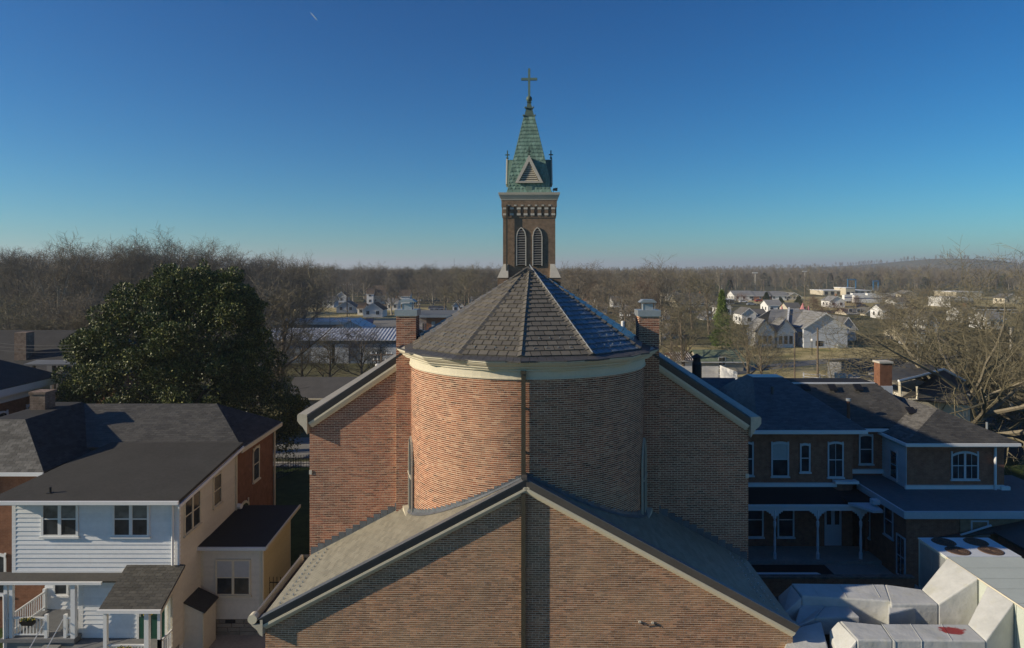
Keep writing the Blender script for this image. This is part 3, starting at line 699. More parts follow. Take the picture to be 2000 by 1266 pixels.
MB().prism([(p.x - .1, p.y - .1, p.z + .2), (p.x + .32, p.y - .1, p.z + .14), (p.x + .34, p.y - .1, p.z + .42), (p.x - .05, p.y - .1, p.z + .36)], (0, .25, 0)).build('lamp_head', 'iron', tf)
#PART3

# ------------------------------------------------------------------ ground, roads, yards, hills
def hill_z(x, y):
    r = math.hypot(x, y)
    z = 0
    for cx, cy, w, d, h in HILLS: z += h * math.exp(-((x - cx) / w) ** 2 - ((y - cy) / d) ** 2)
    return z
HILLS = [(560, 1150, 260, 160, 7), (1500, 2250, 200, 300, 44), (1700, 2600, 900, 300, 34), (1150, 1700, 400, 220, 15), (2600, 2500, 500, 500, 16), (300, 2700, 700, 300, 9), (-500, 3400, 1500, 400, 6), (800, 2100, 300, 260, 8), (3400, 3300, 900, 800, 20), (-2400, 3200, 900, 500, 8)]
m = MB(); xs = np.concatenate([np.linspace(-9000, -3200, 12), np.linspace(-3000, 4600, 130), np.linspace(4800, 9000, 10)]); ys = np.concatenate([np.linspace(-400, 300, 8), np.linspace(340, 4600, 110), np.linspace(4800, 12000, 14)])
vs = [(x, y, hill_z(x, y) if y > 500 else 0) for y in ys for x in xs]; nx = len(xs)
m.add(vs, [(j * nx + i, j * nx + i + 1, (j + 1) * nx + i + 1, (j + 1) * nx + i) for j in range(len(ys) - 1) for i in range(nx - 1)])
m.build('ground', 'ground_grass', kind='structure', smooth=True)
def sheet(name, pts, mat, z): return MB().poly([(x, y, z) for x, y in pts]).build(name, mat, kind='structure')
sheet('woods_floor', [(-1500, 120), (-60, 120), (-60, 150), (-20, 260), (-30, 300), (-200, 480), (-1500, 480)], 'woods_floor', .006)
sheet('church_lawn', [(-40, 30), (-8.4, 30), (-8.4, 58), (-40, 58)], 'lawn_green', .008)
sheet('rectory_yard', [(8.6, 20), (60, 20), (60, 60), (8.6, 60)], 'lawn_green', .010)
sheet('side_walk', [(-30, 57.4), (-5, 57.4), (-5, 59), (-30, 59)], 'concrete', .012)
sheet('street', [(-120, 60), (12, 60), (12, 67.5), (-120, 67.5)], 'asphalt_pale', .016)
sheet('driveway', [(-14.1, 20), (-8.4, 20), (-8.4, 31), (-14.1, 31)], 'concrete', .014)
sheet('patio', [(12.5, 34.2), (21.3, 34.2), (21.3, 40.5), (12.5, 40.5)], 'concrete', .018)
sheet('parking_lot', [(-52, 195), (-22, 195), (-18, 228), (-52, 228)], 'asphalt_pale', .010)
sheet('field_left', [(-150, 225), (-40, 225), (-30, 300), (-150, 300)], 'dry_grass', .008)
sheet('field', [(26, 86), (110, 86), (120, 150), (26, 150)], 'dry_grass', .010)
m = MB(); pts = [(24, 96), (40, 112), (58, 122), (80, 127), (110, 131), (160, 135)]
for (x0, y0), (x1, y1) in zip(pts, pts[1:]): m.poly([(x0, y0, .016), (x1, y1, .016), (x1, y1 + 5, .016), (x0, y0 + 5, .016)])
m.build('lane', 'asphalt_pale', kind='structure')
sheet('garden_path', [(40, 104), (57, 91), (58.5, 91.6), (41.5, 105)], 'concrete', .022)
sheet('rear_lot', [(12, 60), (75, 60), (75, 80), (12, 80)], 'asphalt', .016)
sheet('main_road', [(60, 265), (400, 250), (400, 262), (60, 277)], 'asphalt', .016)
sheet('fair_ground', [(120, 280), (400, 270), (400, 420), (120, 420)], 'dry_grass', .012)

# ------------------------------------------------------------------ white house at lower left
wh = thing('white_sided_house', 'white sided two storey house with black roofs and front porch, its rear wing of brick', 'house', (-17.7, 29, 0))
XL, XR, DF, DB, DR = -21.2, -14.14, 29.0, 34.9, 40.4
ZE = 7.0                                    # eave height above the upper siding
MB().box(XL, XR, DF, DB, 3.75, ZE).build('upper_wall', 'white_paint', wh)
MB().box(-18.3, XR, DF + .004, DB, 0, 3.75).box(XL, -18.3, 31, DB, 0, 3.75).build('lower_wall', 'white_paint', wh)
boards(wh, [(XL, DF, 3.8), (XR, DF, 3.8), (XR, DF, ZE), (XL, DF, ZE)], (0, -1, 0), 'white_siding', .19, .022)
boards(wh, [(-18.3, DF, 1.0), (XR, DF, 1.0), (XR, DF, 3.7), (-18.3, DF, 3.7)], (0, -1, 0), 'white_siding', .19, .022)
boards(wh, [(XL, 31, 1.2), (-18.3, 31, 1.2), (-18.3, 31, 3.7), (XL, 31, 3.7)], (0, -1, 0), 'white_siding', .19, .022)
boards(wh, [(XR, DF, .6), (XR, DB, .6), (XR, DB, 7.35), (XR, DF, 6.95)], (1, 0, 0), 'cream_siding', .19, .02)
m = MB(); m.box(XL - .02, XL + .14, DF - .035, DF + .02, 3.75, ZE).box(XR - .16, XR + .03, DF - .035, DF + .1, .9, ZE).box(-18.4, -18.2, DF - .035, DF + .02, 1.0, 3.75)
m.box(XL, XR, DF - .04, DF, 3.72, 3.82).build('corner_board', 'white_paint', wh)
MB().tube([(XR - .22, DF - .12, 6.9), (XR - .22, DF - .12, 4.1)], .05, 6).build('downspout', 'white_paint', wh)
for x in (-19.95, -16.93):
    window(wh, (x - .02, DF - .026, 5.3), XP, YM, 1.58, 1.5, mull=2, gm='glass', curtain='glass_pale', tr=.1)
window(wh, (XR + .02, DF + .35, 5.15), YP, XP, 1.55, 1.6, fm='cream_trim', mull=2)
window(wh, (XR + .02, 32.2, 5.35), YP, XP, .95, 1.5, fm='cream_trim')
# roofs
def zr(y): return 7.08 + (y - 28.2) * (7.78 - 7.08) / (34.9 - 28.2)
roof(wh, [(-21.7, 28.15, zr(28.15)), (-13.75, 28.15, zr(28.15)), (-13.75, 34.9, zr(34.9)), (-20.5, 34.9, zr(34.9))], 'rolled_roof', .14, name='porch_wing_roof')
MB().box(-21.72, -13.73, 28.05, 28.15, 6.93, 7.07).build('gutter', 'white_paint', wh)
MB().prism([(-13.75, 28.1, 6.9), (-13.75, 34.9, 7.6), (-13.75, 34.9, 7.46), (-13.75, 28.1, 6.76)], (.06, 0, 0)).build('fascia', 'white_paint', wh)
MB().box(-21.7, -13.8, 28.2, 29, 6.86, 6.9).build('soffit', 'white_paint', wh)
rid = [(-23.9, 37.7, 9.2), (-16.3, 37.7, 9.2)]
e = [(-13.75, 34.75, 7.55), (-13.75, 40.7, 7.55)]
roof(wh, [(-24, 34.75, 7.55), e[0], rid[1], rid[0]], 'shingle_dark', .15, 'shingle_dark', name='main_roof')
roof(wh, [e[0], e[1], rid[1]], 'shingle_black', .15, 'shingle_black', name='main_roof')
roof(wh, [e[1], (-24, 40.7, 7.55), rid[0], rid[1]], 'shingle_dark', .15, name='main_roof')
MB().box(-24, XR, 34.92, DR, 0, 7.35).build('brick_wing', 'brick_house', wh)
MB().box(XR, XR + .02, 34.92, DR, 7.1, 7.4).box(-13.78, -13.7, 34.7, 40.75, 7.28, 7.5).build('fascia', 'cream_trim', wh)
MB().box(XR - .05, XR + .1, 34.8, 34.92, 0, 7.4).build('corner_board', 'cream_trim', wh)
MB().tube([(XR + .12, DR - .1, 7.3), (XR + .12, DR - .1, 0)], .06, 6).build('downspout', 'cream_trim', wh)
window(wh, (XR + .002, 37.2, 5.0), YP, XP, .95, 1.85, fm='cream_trim', arch=.12)
window(wh, (XR + .002, 35.3, 2.4), YP, XP, 1.3, 2.0, fm='cream_trim', arch=.3)
MB().tube([(XR + .05, 34.96, 4.5), (XR + .32, 34.9, 4.5)], .13, 6).build('vent_hood', 'white_paint', wh)
# left wing with a hipped end
WL, WR, WF = -27.6, -21.4, 31.2
pk = (-23.75, 33.3, 9.3); pb = (-23.75, 37.7, 9.3)
roof(wh, [(WL, WF, 7.35), (WR, WF, 7.35), pk, (-25.4, 33.3, 9.3)], 'shingle_grey', .15, 'shingle_grey', name='wing_roof')
roof(wh, [(WR, WF, 7.35), (WR, 38, 7.35), pb, pk], 'shingle_black', .15, 'shingle_black', name='wing_roof')  # blacker than the front face: this slope's shade is put into its colour
roof(wh, [pk, pb, (-25.4, 37.7, 9.3), (-25.4, 33.3, 9.3)], 'shingle_black', .1, name='wing_roof')
MB().box(WL, WR - .4, WF + .4, 38, 0, 7.3).build('brick_wing', 'brick_house', wh)
MB().box(WL, WR, WF - .08, WF + .0, 7.18, 7.34).box(WL, WR, WF, WF + .4, 7.16, 7.19).box(WR - .45, WR, WF + .4, 31.4, 6.9, 7.15).build('gutter', 'white_paint', wh)
window(wh, (-24.4, WF + .396, 1.6), XP, YM, 1.0, 1.9, arch=.12)
c = MB().box(-25.15, -24.35, 35.6, 36.4, 7.2, 10.1).build('chimney', 'brick_old', wh)
MB().box(-25.2, -24.3, 35.55, 36.45, 10.1, 10.22).build('chimney_crown', 'brick_old', c)
MB().tube([(-19.55, 28.9, 7.05), (-19.55, 28.9, 7.4)], .05, 6).box(-19.65, -19.45, 28.8, 29.0, 7.14, 7.17).build('vent_pipe', 'iron', wh)
# pent roof and porch
roof(wh, [(XL - .9, 28.5, 3.6), (-16.3, 28.5, 3.6), (-16.3, 29.0, 3.76), (XL - .9, 29.0, 3.76)], 'shingle_dark', .08, name='pent_roof')
MB().box(XL - .95, -17.1, 28.4, 28.5, 3.48, 3.59).build('gutter', 'white_paint', wh)
MB().box(XL, -18.2, 28.6, 31, 3.4, 3.45).build('porch_ceiling', 'white_paint', wh)
MB().box(XL - .15, -18.25, 28.45, 31, 1.05, 1.2).box(-18.25, XR, 27.6, 29, .8, .95).build('porch_deck', 'deck_grey', wh)
MB().box(XL - .05, -18.3, 28.55, 31, 0, 1.05).box(-18.2, XR, 27.7, 29, 0, .8).build('porch_base', 'step_grey', wh)
for x, y, z0, z1, r in ((XL + .02, 28.6, 0, 3.5, .07), (XL + .25, 28.6, 1.2, 3.45, .07), (-18.35, 28.6, 1.2, 3.5, .09)):
    MB().box(x - r, x + r, y - r, y + r, z0, z1).build('porch_post', 'white_paint', wh)
MB().tube([(XL - .45, 28.45, 3.18), (XL - .3, 28.5, 3.1), (XL + .0, 28.5, 3.05), (XL + .02, 28.5, .1)], .05, 6).build('downspout', 'white_paint', wh)
window(wh, (-20.8, 30.97, 1.85), XP, YM, .7, 1.3, rail=False)
def railing(par, a, b, z, h=.85, sp=.13, posts=(0, 1)):
    a, b = Vector((*a, z)), Vector((*b, z)); d = b - a; L = d.length; d.normalize(); s = d.cross(Z3)
    MB().obox(a, d, s, Z3, 0, L, -.035, .035, h - .06, h).obox(a, d, s, Z3, 0, L, -.03, .03, .1, .15).build('hand_rail', 'white_paint', par)
    n = int(L / sp)
    for i in range(1, n): MB().obox(a, d, s, Z3, i * L / n - .016, i * L / n + .016, -.016, .016, .15, h - .06).build('baluster', 'white_paint', par)
    for t_ in posts: MB().obox(a, d, s, Z3, t_ * L - .06, t_ * L + .06, -.06, .06, -.02, h + .12).build('rail_post', 'white_paint', par)
railing(wh, (XL + .05, 28.6), (-19.5, 28.6), 1.2); railing(wh, (XL + .05, 30.9), (XL + .05, 28.7), 1.2, posts=(0,)); railing(wh, (-18.7, 28.6), (-18.35, 28.6), 1.2, posts=(0, 1))
m = MB()
for i in range(4): m.box(-19.45, -18.75, 28.4 - .3 * (i + 1), 28.4 - .3 * i + (.02 if i else .0), 0, 1.0 - .24 * i)
m.build('steps', 'step_grey', wh)
for x in (-19.45, -18.75): MB().tube([(x, 28.5, 2.0), (x - .02, 27.0, .95), (x - .02, 26.9, 0)], .022, 5).build('stair_rail', 'white_paint', wh)
MB().prism([(-19.4, 30.96, 1.2), (-18.75, 30.96, 1.2), (-18.75, 30.96, 2.0), (-19.1, 30.96, 1.9)], (0, -.02, 0)).build('mat_panel', 'deck_grey', wh)
# second door with its own roof
roof(wh, [(-16.35, 27.0, 3.17), (-13.88, 27.0, 3.17), (-13.88, 29.0, 4.08), (-16.35, 29.0, 4.08)], 'shingle_dark', .08, 'shingle_dark', name='door_roof')
MB().box(-16.37, -13.86, 26.9, 27.0, 3.04, 3.17).build('gutter', 'white_paint', wh)
for s_ in (-16.36, -13.9): MB().prism([(s_, 27, 3.08), (s_, 29, 3.99), (s_, 29, 3.88), (s_, 27, 2.97)], (.03, 0, 0)).build('fascia', 'cream_trim', wh)
door = MB().box(-15.82, -14.72, DF - .05, DF - .02, .95, 3.1).build('front_door', 'green_door', wh)
m = MB()
for a in (-15.7, -15.22):
    for z0, z1 in ((1.1, 1.8), (1.95, 2.9)): m.box(a, a + .38, DF - .062, DF - .05, z0, z1)
m.build('door_panel', 'green_door', door)
MB().box(-15.8, -15.72, DF - .09, DF - .05, 1.9, 2.1).tube([(-15.76, DF - .09, 2.08), (-15.68, DF - .13, 2.08)], .02, 5).build('handle', 'metal_galv', door)
MB().box(-15.92, -15.82, DF - .06, DF, .95, 3.2).box(-14.72, -14.62, DF - .06, DF, .95, 3.2).box(-15.92, -14.62, DF - .06, DF, 3.1, 3.22).build('door_frame', 'white_paint', wh)
for x, y, r in ((-16.15, 27.15, .07), (-14.5, 27.15, .09), (-14.02, 27.15, .06)): MB().box(x - r, x + r, y - r, y + r, .95, 3.05).build('porch_post', 'white_paint', wh)
railing(wh, (-16.1, 27.15), (-14.5, 27.15), .95, .75, .12, posts=()); railing(wh, (-14.02, 27.15), (-14.02, 28.2), .95, .85, .12, posts=(0,))
boards(wh, [(-14.0, 28.1, .9), (-14.0, 29, .9), (-14.0, 29, 3.85), (-14.0, 28.1, 3.4)], (1, 0, 0), 'cream_siding', .19, .02)
MB().prism([(-14.0, 28.1, .9), (-14.0, 29, .9), (-14.0, 29, 3.9), (-14.0, 28.1, 3.45)], (-.06, 0, 0)).build('side_screen', 'cream_trim', wh)
# side addition
AX0, AX1, AF, AB = -14.13, -11.35, 31.0, 34.9
MB().box(AX0, AX1, AF, AB, .75, 4.0).build('addition_wall', 'white_paint', wh)
boards(wh, [(AX0 + .1, AF, .75), (AX1, AF, .75), (AX1, AF, 4.0), (AX0 + .1, AF, 4.0)], (0, -1, 0), 'cream_siding', .115, .014)
boards(wh, [(AX1, AF, .5), (AX1, AB, .5), (AX1, AB, 4.0), (AX1, AF, 4.0)], (1, 0, 0), 'yellow_siding', .115, .014)
MB().box(AX1 - .12, AX1 + .03, AF - .03, AF + .12, .5, 4.02).box(AX0, AX0 + .12, AF - .03, AF, .75, 4.0).box(AX1 - .02, AX1 + .03, AB - .12, AB + .02, .5, 4.0).build('corner_board', 'cream_trim', wh)
MB().tube([(AX1 + .07, AF - .08, 4.0), (AX1 + .07, AF - .08, .1)], .045, 6).build('downspout', 'cream_trim', wh)
roof(wh, [(AX0 - .05, AF - .3, 4.16), (AX1 + .3, AF - .3, 4.16), (AX1 + .3, AB + .6, 4.36), (AX0 - .05, AB + .6, 4.36)], 'membrane_black', .08, name='addition_roof')
MB().box(AX0 - .02, AX1 + .3, AF - .39, AF - .3, 4.0, 4.14).build('gutter', 'rect_siding', wh)
MB().prism([(AX1 + .3, AF - .35, 4.04), (AX1 + .3, AB + .6, 4.26), (AX1 + .3, AB + .6, 4.40), (AX1 + .3, AF - .35, 4.18)], (.07, 0, 0)).build('fascia', 'cream_trim', wh)
window(wh, (-13.45, AF - .016, 1.85), XP, YM, 1.6, 1.62, fm='cream_trim', mull=2, curtain='curtain', tr=.08)
for i in range(4):
    x = AX0 - .3 * (i % 2)
    while x < AX1:
        w = random.uniform(.42, .75); a, b = max(AX0, x), min(AX1, x + w - .03)
        if b - a > .1: MB().box(a, b, AF - .02 - random.random() * .03, AF + .1, i * .19, i * .19 + .17).build('foundation_stone', 'stone_base', wh)
        x += w
MB().box(AX0, AX1, AF + .02, AB, 0, .75).build('foundation', 'concrete', wh)
MB().box(-13.0, -12.55, AF - .06, AF - .03, .58, .72).build('vent_grille', 'dark_interior', wh)
bk = thing('bulkhead_shed', 'small cream lean-to shed with black roof against the white house side wall', 'shed', (-13.7, 30, 0))
MB().prism([(-14.12, 29.4, 0), (-13.3, 29.4, 0), (-13.3, 29.4, 1.85), (-14.12, 29.4, 2.25)], (0, 1.25, 0)).build('wall', 'cream_siding', bk)
MB().prism([(-14.12, 29.32, 2.27), (-13.2, 29.32, 1.83), (-13.2, 29.32, 1.89), (-14.12, 29.32, 2.33)], (0, 1.4, 0)).build('roof', 'shingle_black', bk)
MB().box(-13.34, -13.27, 29.36, 29.42, 0, 1.8).build('corner_board', 'cream_trim', bk)
# flower boxes and wreath
for x, y, z, lb in ((-20.2, 28.48, 1.95, 'black flower box on the left porch rail of the white house'), (-15.35, 27.03, 1.55, 'black flower box on the rail in front of the green door')):
    fb = thing('flower_box', lb, 'flower box', (x, y, z), group='flower boxes on the porch rails')
    MB().prism([(x - .3, y - .1, z), (x + .3, y - .1, z), (x + .22, y - .06, z - .18), (x - .22, y - .06, z - .18)], (0, .16, 0)).build('planter', 'iron', fb)
    m = MB(); m2 = MB()
    for _ in range(60):
        q = Vector((x + random.uniform(-.28, .28), y - .02 + random.uniform(-.08, .08), z + random.uniform(0, .1)))
        (m if random.random() < .8 else m2).tube([q, q + Vector((random.uniform(-.05, .05), random.uniform(-.05, .05), .05))], [.022, .012], 4)
    m.build('leaves', 'flower_leaf', fb, kind='stuff'); m2.build('flowers', 'flower_yellow', fb, kind='stuff')
wr = thing('door_wreath', 'round yellow flower wreath hanging on the green door', 'wreath', (-15.4, DF - .1, 2.15))
m = MB()
for i in range(70):
    a = random.random() * 6.283; q = Vector((-15.4 + .2 * math.cos(a) + random.uniform(-.05, .05), DF - .1, 2.15 + .2 * math.sin(a) + random.uniform(-.05, .05))); m.tube([q, q + Vector((0, -.05, 0))], [.035, .015], 5)
m.build('blossoms', 'flower_yellow', wr)
# iron picket fence between white house and church
def picket_fence(name, label, a, b, h, sp, post=True, group=None):
    f = thing(name, label, 'fence', (*a, 0), group=group); a, b = Vector((*a, 0)), Vector((*b, 0)); d = b - a; L = d.length; d.normalize(); s = d.cross(Z3); n = int(L / sp)
    for i in range(n + 1):
        x = L * i / n; MB().obox(a, d, s, Z3, x - .012, x + .012, -.012, .012, .08, h).build('picket', 'iron', f)
    MB().obox(a, d, s, Z3, 0, L, -.018, .018, h - .28, h - .24).obox(a, d, s, Z3, 0, L, -.018, .018, h - .75, h - .71).obox(a, d, s, Z3, 0, L, -.018, .018, .15, .19).build('rail', 'iron', f)
    if post: MB().obox(a, d, s, Z3, -.05, .05, -.05, .05, 0, h + .05).build('post', 'iron', f)
    return f
picket_fence('picket_fence', 'black iron picket fence between the yellow addition and the church', (-11.5, 31.9), (-8.4, 31.9), 2.25, .17)
picket_fence('picket_fence', 'black iron railing along the church lawn by the street, far end', (-24, 57), (-13.2, 57), 1.15, .22)
picket_fence('picket_fence', 'black iron railing beside the steps at the lawn, near the tree', (-19.2, 52.0), (-17.5, 56.4), 1.3, .2)
wg = thing('white_lattice_panel', 'small white lattice panel standing behind the yellow addition', 'panel', (-11, 35.6, 0))
for i in range(7): MB().box(-11.05 + i * .08, -11.03 + i * .08, 35.6, 35.63, 0, 1.7).build('slat', 'cream_trim', wg)
MB().box(-11.08, -10.5, 35.58, 35.65, 1.6, 1.72).build('rail', 'cream_trim', wg)

# ------------------------------------------------------------------ brick house at far left, its balcony
bh = thing('brick_house', 'dark red brick house with white eaves and tall arched windows at the left edge', 'house', (-38, 46, 0))
BX = -33.9
MB().box(-52, BX, 38, 50, 0, 8.3).build('wall', 'brick_house', bh)
MB().box(BX, BX + .55, 37.5, 50.5, 8.25, 8.32).box(BX + .5, BX + .58, 37.5, 50.5, 8.3, 8.8).box(BX, BX + .06, 38, 50, 7.75, 8.25).build('eave', 'white_paint', bh)
roof(bh, [(BX + .6, 37.4, 8.8), (BX + .6, 50.6, 8.8), (-39.2, 46, 11.7), (-39.2, 41, 11.7)], 'shingle_black', .12, name='roof')
roof(bh, [(BX + .6, 50.6, 8.8), (-50, 50.6, 8.8), (-44, 46, 11.7), (-39.2, 46, 11.7)], 'shingle_black', .12, name='roof')
MB().slab([(-39.2, 41, 11.7), (-39.2, 46, 11.7), (-44, 46, 11.7), (-44, 41, 11.7)], .1).build('roof', 'membrane_black', bh)
for y in (44.7, 47.6): window(bh, (BX + .002, y, 4.1), YP, XP, 1.15, 3.1, arch=.2, proud=.08)
for y in (44.7, 47.6): window(bh, (BX + .002, y, .6), YP, XP, 1.15, 2.7, arch=.2, proud=.08)
dk = thing('wooden_balcony', 'weathered two level wooden balcony stair behind the left brick house', 'balcony', (-37, 58, 0))
for x in (-39.2, -37.6, -35.9):
    for y in (56, 58.5): MB().box(x - .08, x + .08, y - .08, y + .08, 0, 8.8).build('post', 'pole_wood', dk)
MB().box(-39.4, -35.7, 55.8, 58.7, 4.9, 5.05).box(-39.4, -35.7, 55.8, 58.7, 2.1, 2.25).build('deck', 'pole_wood', dk)
for z in (5.3, 5.65, 6.0, 2.6, 2.95, 3.3): MB().box(-39.3, -35.8, 55.9, 55.96, z, z + .14).build('rail_board', 'pole_wood', dk)
roof(dk, [(-39.8, 55.6, 8.9), (-35.6, 55.6, 8.9), (-35.6, 57.2, 9.05), (-39.8, 57.2, 9.05)], 'membrane_blue', .12, name='roof')
MB().box(-40, -36.2, 58.7, 59, 5, 8.8).build('back_wall', 'deck_grey', dk)
rh = thing('dark_roofed_house', 'low house with a long dark roof and slim brick chimney left of the big evergreen', 'house', (-50, 68, 0))
MB().box(-62, -36, 62, 74, 0, 7).build('wall', 'brick_house', rh)
roof(rh, [(-63, 61.5, 7.1), (-35.5, 61.5, 7.1), (-41, 68, 10.6), (-58, 68, 10.6)], 'shingle_black', .15, name='roof')
roof(rh, [(-35.5, 61.5, 7.1), (-35.5, 74.5, 7.1), (-41, 68, 10.6)], 'shingle_dark', .15, name='roof')
MB().box(-46.3, -45.2, 63.5, 64.6, 8, 10.75).build('chimney', 'brick_old', rh)

# ------------------------------------------------------------------ rectory at right
rc = thing('brick_rectory', 'rambling brick rectory in the shade of the church with blue-white eaves and dark hip roofs', 'house', (20, 41, 0))
MD = 40.5
MB().box(8.8, 20.2, MD, 50, 0, 7.0).box(20.2, 22.9, 42.2, 50, 0, 6.7).build('main_wall', 'brick_rectory', rc)
MB().box(22.9, 28.55, 39.6, 50, 3.7, 6.45).build('right_wall', 'brick_rectory', rc)
boards(rc, [(22.9, 42.2, 3.8), (22.9, 39.6, 3.8), (22.9, 39.6, 6.4), (22.9, 42.2, 6.4)], (-1, 0, 0), 'rect_siding', .19, .02)
window(rc, (22.878, 41.3, 4.1), YM, XM, .8, 1.7, fm='rect_siding')
for px, w, h, zb in ((1500, 1.05, 2.05, 4.35), (1556, .62, 1.7, 4.6), (1610, .95, 2.1, 4.3)):
    window(rc, (PX(px + 6, MD), MD - .003, zb), XP, YM, w, h, arch=.1, curtain='curtain' if px == 1500 else None, bars=1 if px == 1610 else 0, fm='rect_siding')
window(rc, (PX(1465, MD) - .8, MD - .003, 4.4), XP, YM, 1.0, 2.0, arch=.1, fm='rect_siding')
window(rc, (PX(1677, 42.2), 42.197, 4.6), XP, YM, .88, 1.85, arch=.1, fm='rect_siding')
window(rc, (PX(1857, 39.6), 39.597, 4.45), XP, YM, 1.6, 1.62, arch=.22, mull=2, bars=1, fm='rect_siding')
MB().tube([(PX(1944, 39.4), 39.4, 6.35), (PX(1944, 39.4), 39.4, 3.9)], .07, 6).build('downspout', 'white_paint', rc)
# porch
roof(rc, [(8.8, 38.7, 3.3), (20.0, 38.7, 3.3), (18.9, MD, 3.75), (8.8, MD, 3.75)], 'membrane_black', .1, name='porch_roof')
MB().box(8.8, 19.2, MD - .16, MD - .003, 3.76, 3.98).box(8.8, 20.0, 38.58, 38.7, 3.18, 3.30).box(8.8, 19.9, 38.66, 38.76, 2.95, 3.17).build('porch_trim', 'white_paint', rc)
MB().box(19.0, 20.4, MD - .4, MD + .1, 4.0, 4.15).build('roof_curb', 'white_paint', rc)
for px in (1513, 1597, 1681):
    x = PX(px, 38.75)
    MB().lathe((x, 38.75, 0), [(.10, .1), (.10, .5), (.055, .62), (.08, 1.0), (.05, 1.9), (.085, 2.1), (.085, 2.3), (.05, 2.35), (.07, 2.95)], 8).build('porch_post', 'white_paint', rc)
    for sx in (-1, 1):
        br = [(x + sx * a, 38.72, z) for a, z in ((.05, 2.94), (.46, 2.94), (.44, 2.84), (.36, 2.87), (.32, 2.76), (.22, 2.78), (.18, 2.62), (.11, 2.64), (.08, 2.48), (.05, 2.48))]
        MB().prism(br, (0, .05, 0)).build('bracket', 'white_paint', rc)
door = MB().box(PX(1610, MD) + 0, PX(1610, MD) + 1.0, MD - .04, MD - .003, .25, 2.85).build('porch_door', 'rect_siding', rc)
MB().box(PX(1610, MD) + .12, PX(1610, MD) + .38, MD - .055, MD - .042, 1.5, 2.6).box(PX(1610, MD) + .6, PX(1610, MD) + .86, MD - .055, MD - .042, 1.5, 2.6).build('pane', 'glass', door)
window(rc, (PX(1518, MD), MD - .003, .75), XP, YM, 1.0, 2.1)
window(rc, (PX(1458, MD), MD - .003, .75), XP, YM, 1.0, 2.1)
MB().box(12.4, 21.2, 38.4, MD, .02, .2).build('porch_floor', 'concrete', rc)
# main hip roof, its deck and the roofs to the right
zE, zT = 7.22, 9.5; fx0, fx1 = 15.9, 17.9
roof(rc, [(14.4, 40.0, zE), (20.75, 40.0, zE), (fx1, 45, zT), (fx0, 45, zT)], 'shingle_rectory', .12, 'shingle_rectory', name='main_roof')
roof(rc, [(20.75, 40.0, zE), (20.75, 51, zE), (fx1, 46.3, zT), (fx1, 45, zT)], 'shingle_rectory', .12, 'shingle_rectory', name='main_roof')
roof(rc, [(14.4, 51, zE), (14.4, 40.0, zE), (fx0, 45, zT), (fx0, 46.3, zT)], 'shingle_rectory', .12, 'shingle_rectory', name='main_roof')
MB().slab([(fx0, 45, zT + .02), (fx1, 45, zT + .02), (fx1, 46.3, zT + .02), (fx0, 46.3, zT + .02)], .12).build('deck_roof', 'metal_galv', rc)
MB().box(8.8, 20.8, 39.88, 40.0, 7.0, 7.2).box(8.8, 20.7, 40.0, MD, 6.96, 7.0).build('gutter', 'white_paint', rc)
roof(rc, [(20.75, 51, zE), (14.4, 51, zE), (fx0, 46.3, zT), (fx1, 46.3, zT)], 'shingle_rectory', .12, name='main_roof')
roof(rc, [(8.8, 46.2, 7.0), (15.5, 46.2, 7.0), (16.5, 50.5, 8.6), (9, 50.5, 8.6)], 'shingle_rectory', .12, 'shingle_rectory', name='rear_roof')
roof(rc, [(9, 50.5, 8.6), (16.5, 50.5, 8.6), (16.5, 55, 6.9), (9, 55, 6.9)], 'shingle_rectory', .12, name='rear_roof')
MB().box(8.8, 16.5, 50, 55, 0, 6.85).build('rear_wall', 'brick_rectory', rc)
zB = 9.0
roof(rc, [(19.5, 41.8, 6.9), (23.2, 41.8, 6.9), (25.8, 41.9, 7.2), (24.3, 45.6, zB), (17.8, 45.6, zB)], 'shingle_dark', .12, 'shingle_dark', name='middle_roof')
roof(rc, [(25.8, 41.9, 7.2), (27.6, 46, 7.2), (27.6, 50, 7.2), (24.3, 47.6, zB), (24.3, 45.6, zB)], 'shingle_dark', .12, name='middle_roof')
MB().box(17.8, 24.25, 45.6, 47.6, zB - .3, zB + .05).build('flat_top', 'membrane_black', rc)
MB().box(17.9, 24.2, 45.5, 45.6, zB - .02, zB + .08).build('roof_edge', 'white_paint', rc)
MB().box(20.75, 23.0, 41.66, 41.8, 6.7, 6.88).build('gutter', 'white_paint', rc)
rx, yA, yB = 26.0, 41.7, 46.5
roof(rc, [(22.6, 50, 6.68), (22.6, 39.1, 6.68), (rx, yA, 8.1), (rx, yB, 8.1)], 'shingle_grey', .12, 'shingle_grey', name='right_roof')
roof(rc, [(22.6, 39.1, 6.68), (29.1, 39.1, 6.68), (rx, yA, 8.1)], 'shingle_dark', .12, 'shingle_dark', name='right_roof')
roof(rc, [(29.1, 39.1, 6.68), (29.1, 50, 6.68), (rx, yB, 8.1), (rx, yA, 8.1)], 'shingle_dark', .12, name='right_roof')
MB().box(22.5, 29.1, 39.0, 39.1, 6.5, 6.66).box(22.5, 22.6, 39.1, 42, 6.5, 6.66).box(22.6, 29, 39.1, 39.6, 6.44, 6.48).build('gutter', 'white_paint', rc)
for x, y, z in ((PX(1572, 45), 44.9, 8.78), (PX(1624, 45), 44.9, 8.78), (PX(1674, 45), 44.9, 8.78), (24.9, 43.5, 7.72), (24.9, 42.6, 7.72)):
    MB().prism([(x - .25, y - .25, z - .1), (x + .25, y - .25, z - .1), (x + .25, y + .2, z + .18), (x - .25, y + .2, z + .18)], (0, 0, .1)).build('roof_vent', 'iron', rc)
x = PX(1855, 40.6); MB().tube([(x + 2.0, 40.3, 7.0), (x + 2.0, 40.3, 7.6)], .06, 6).build('vent_pipe', 'metal_galv', rc)
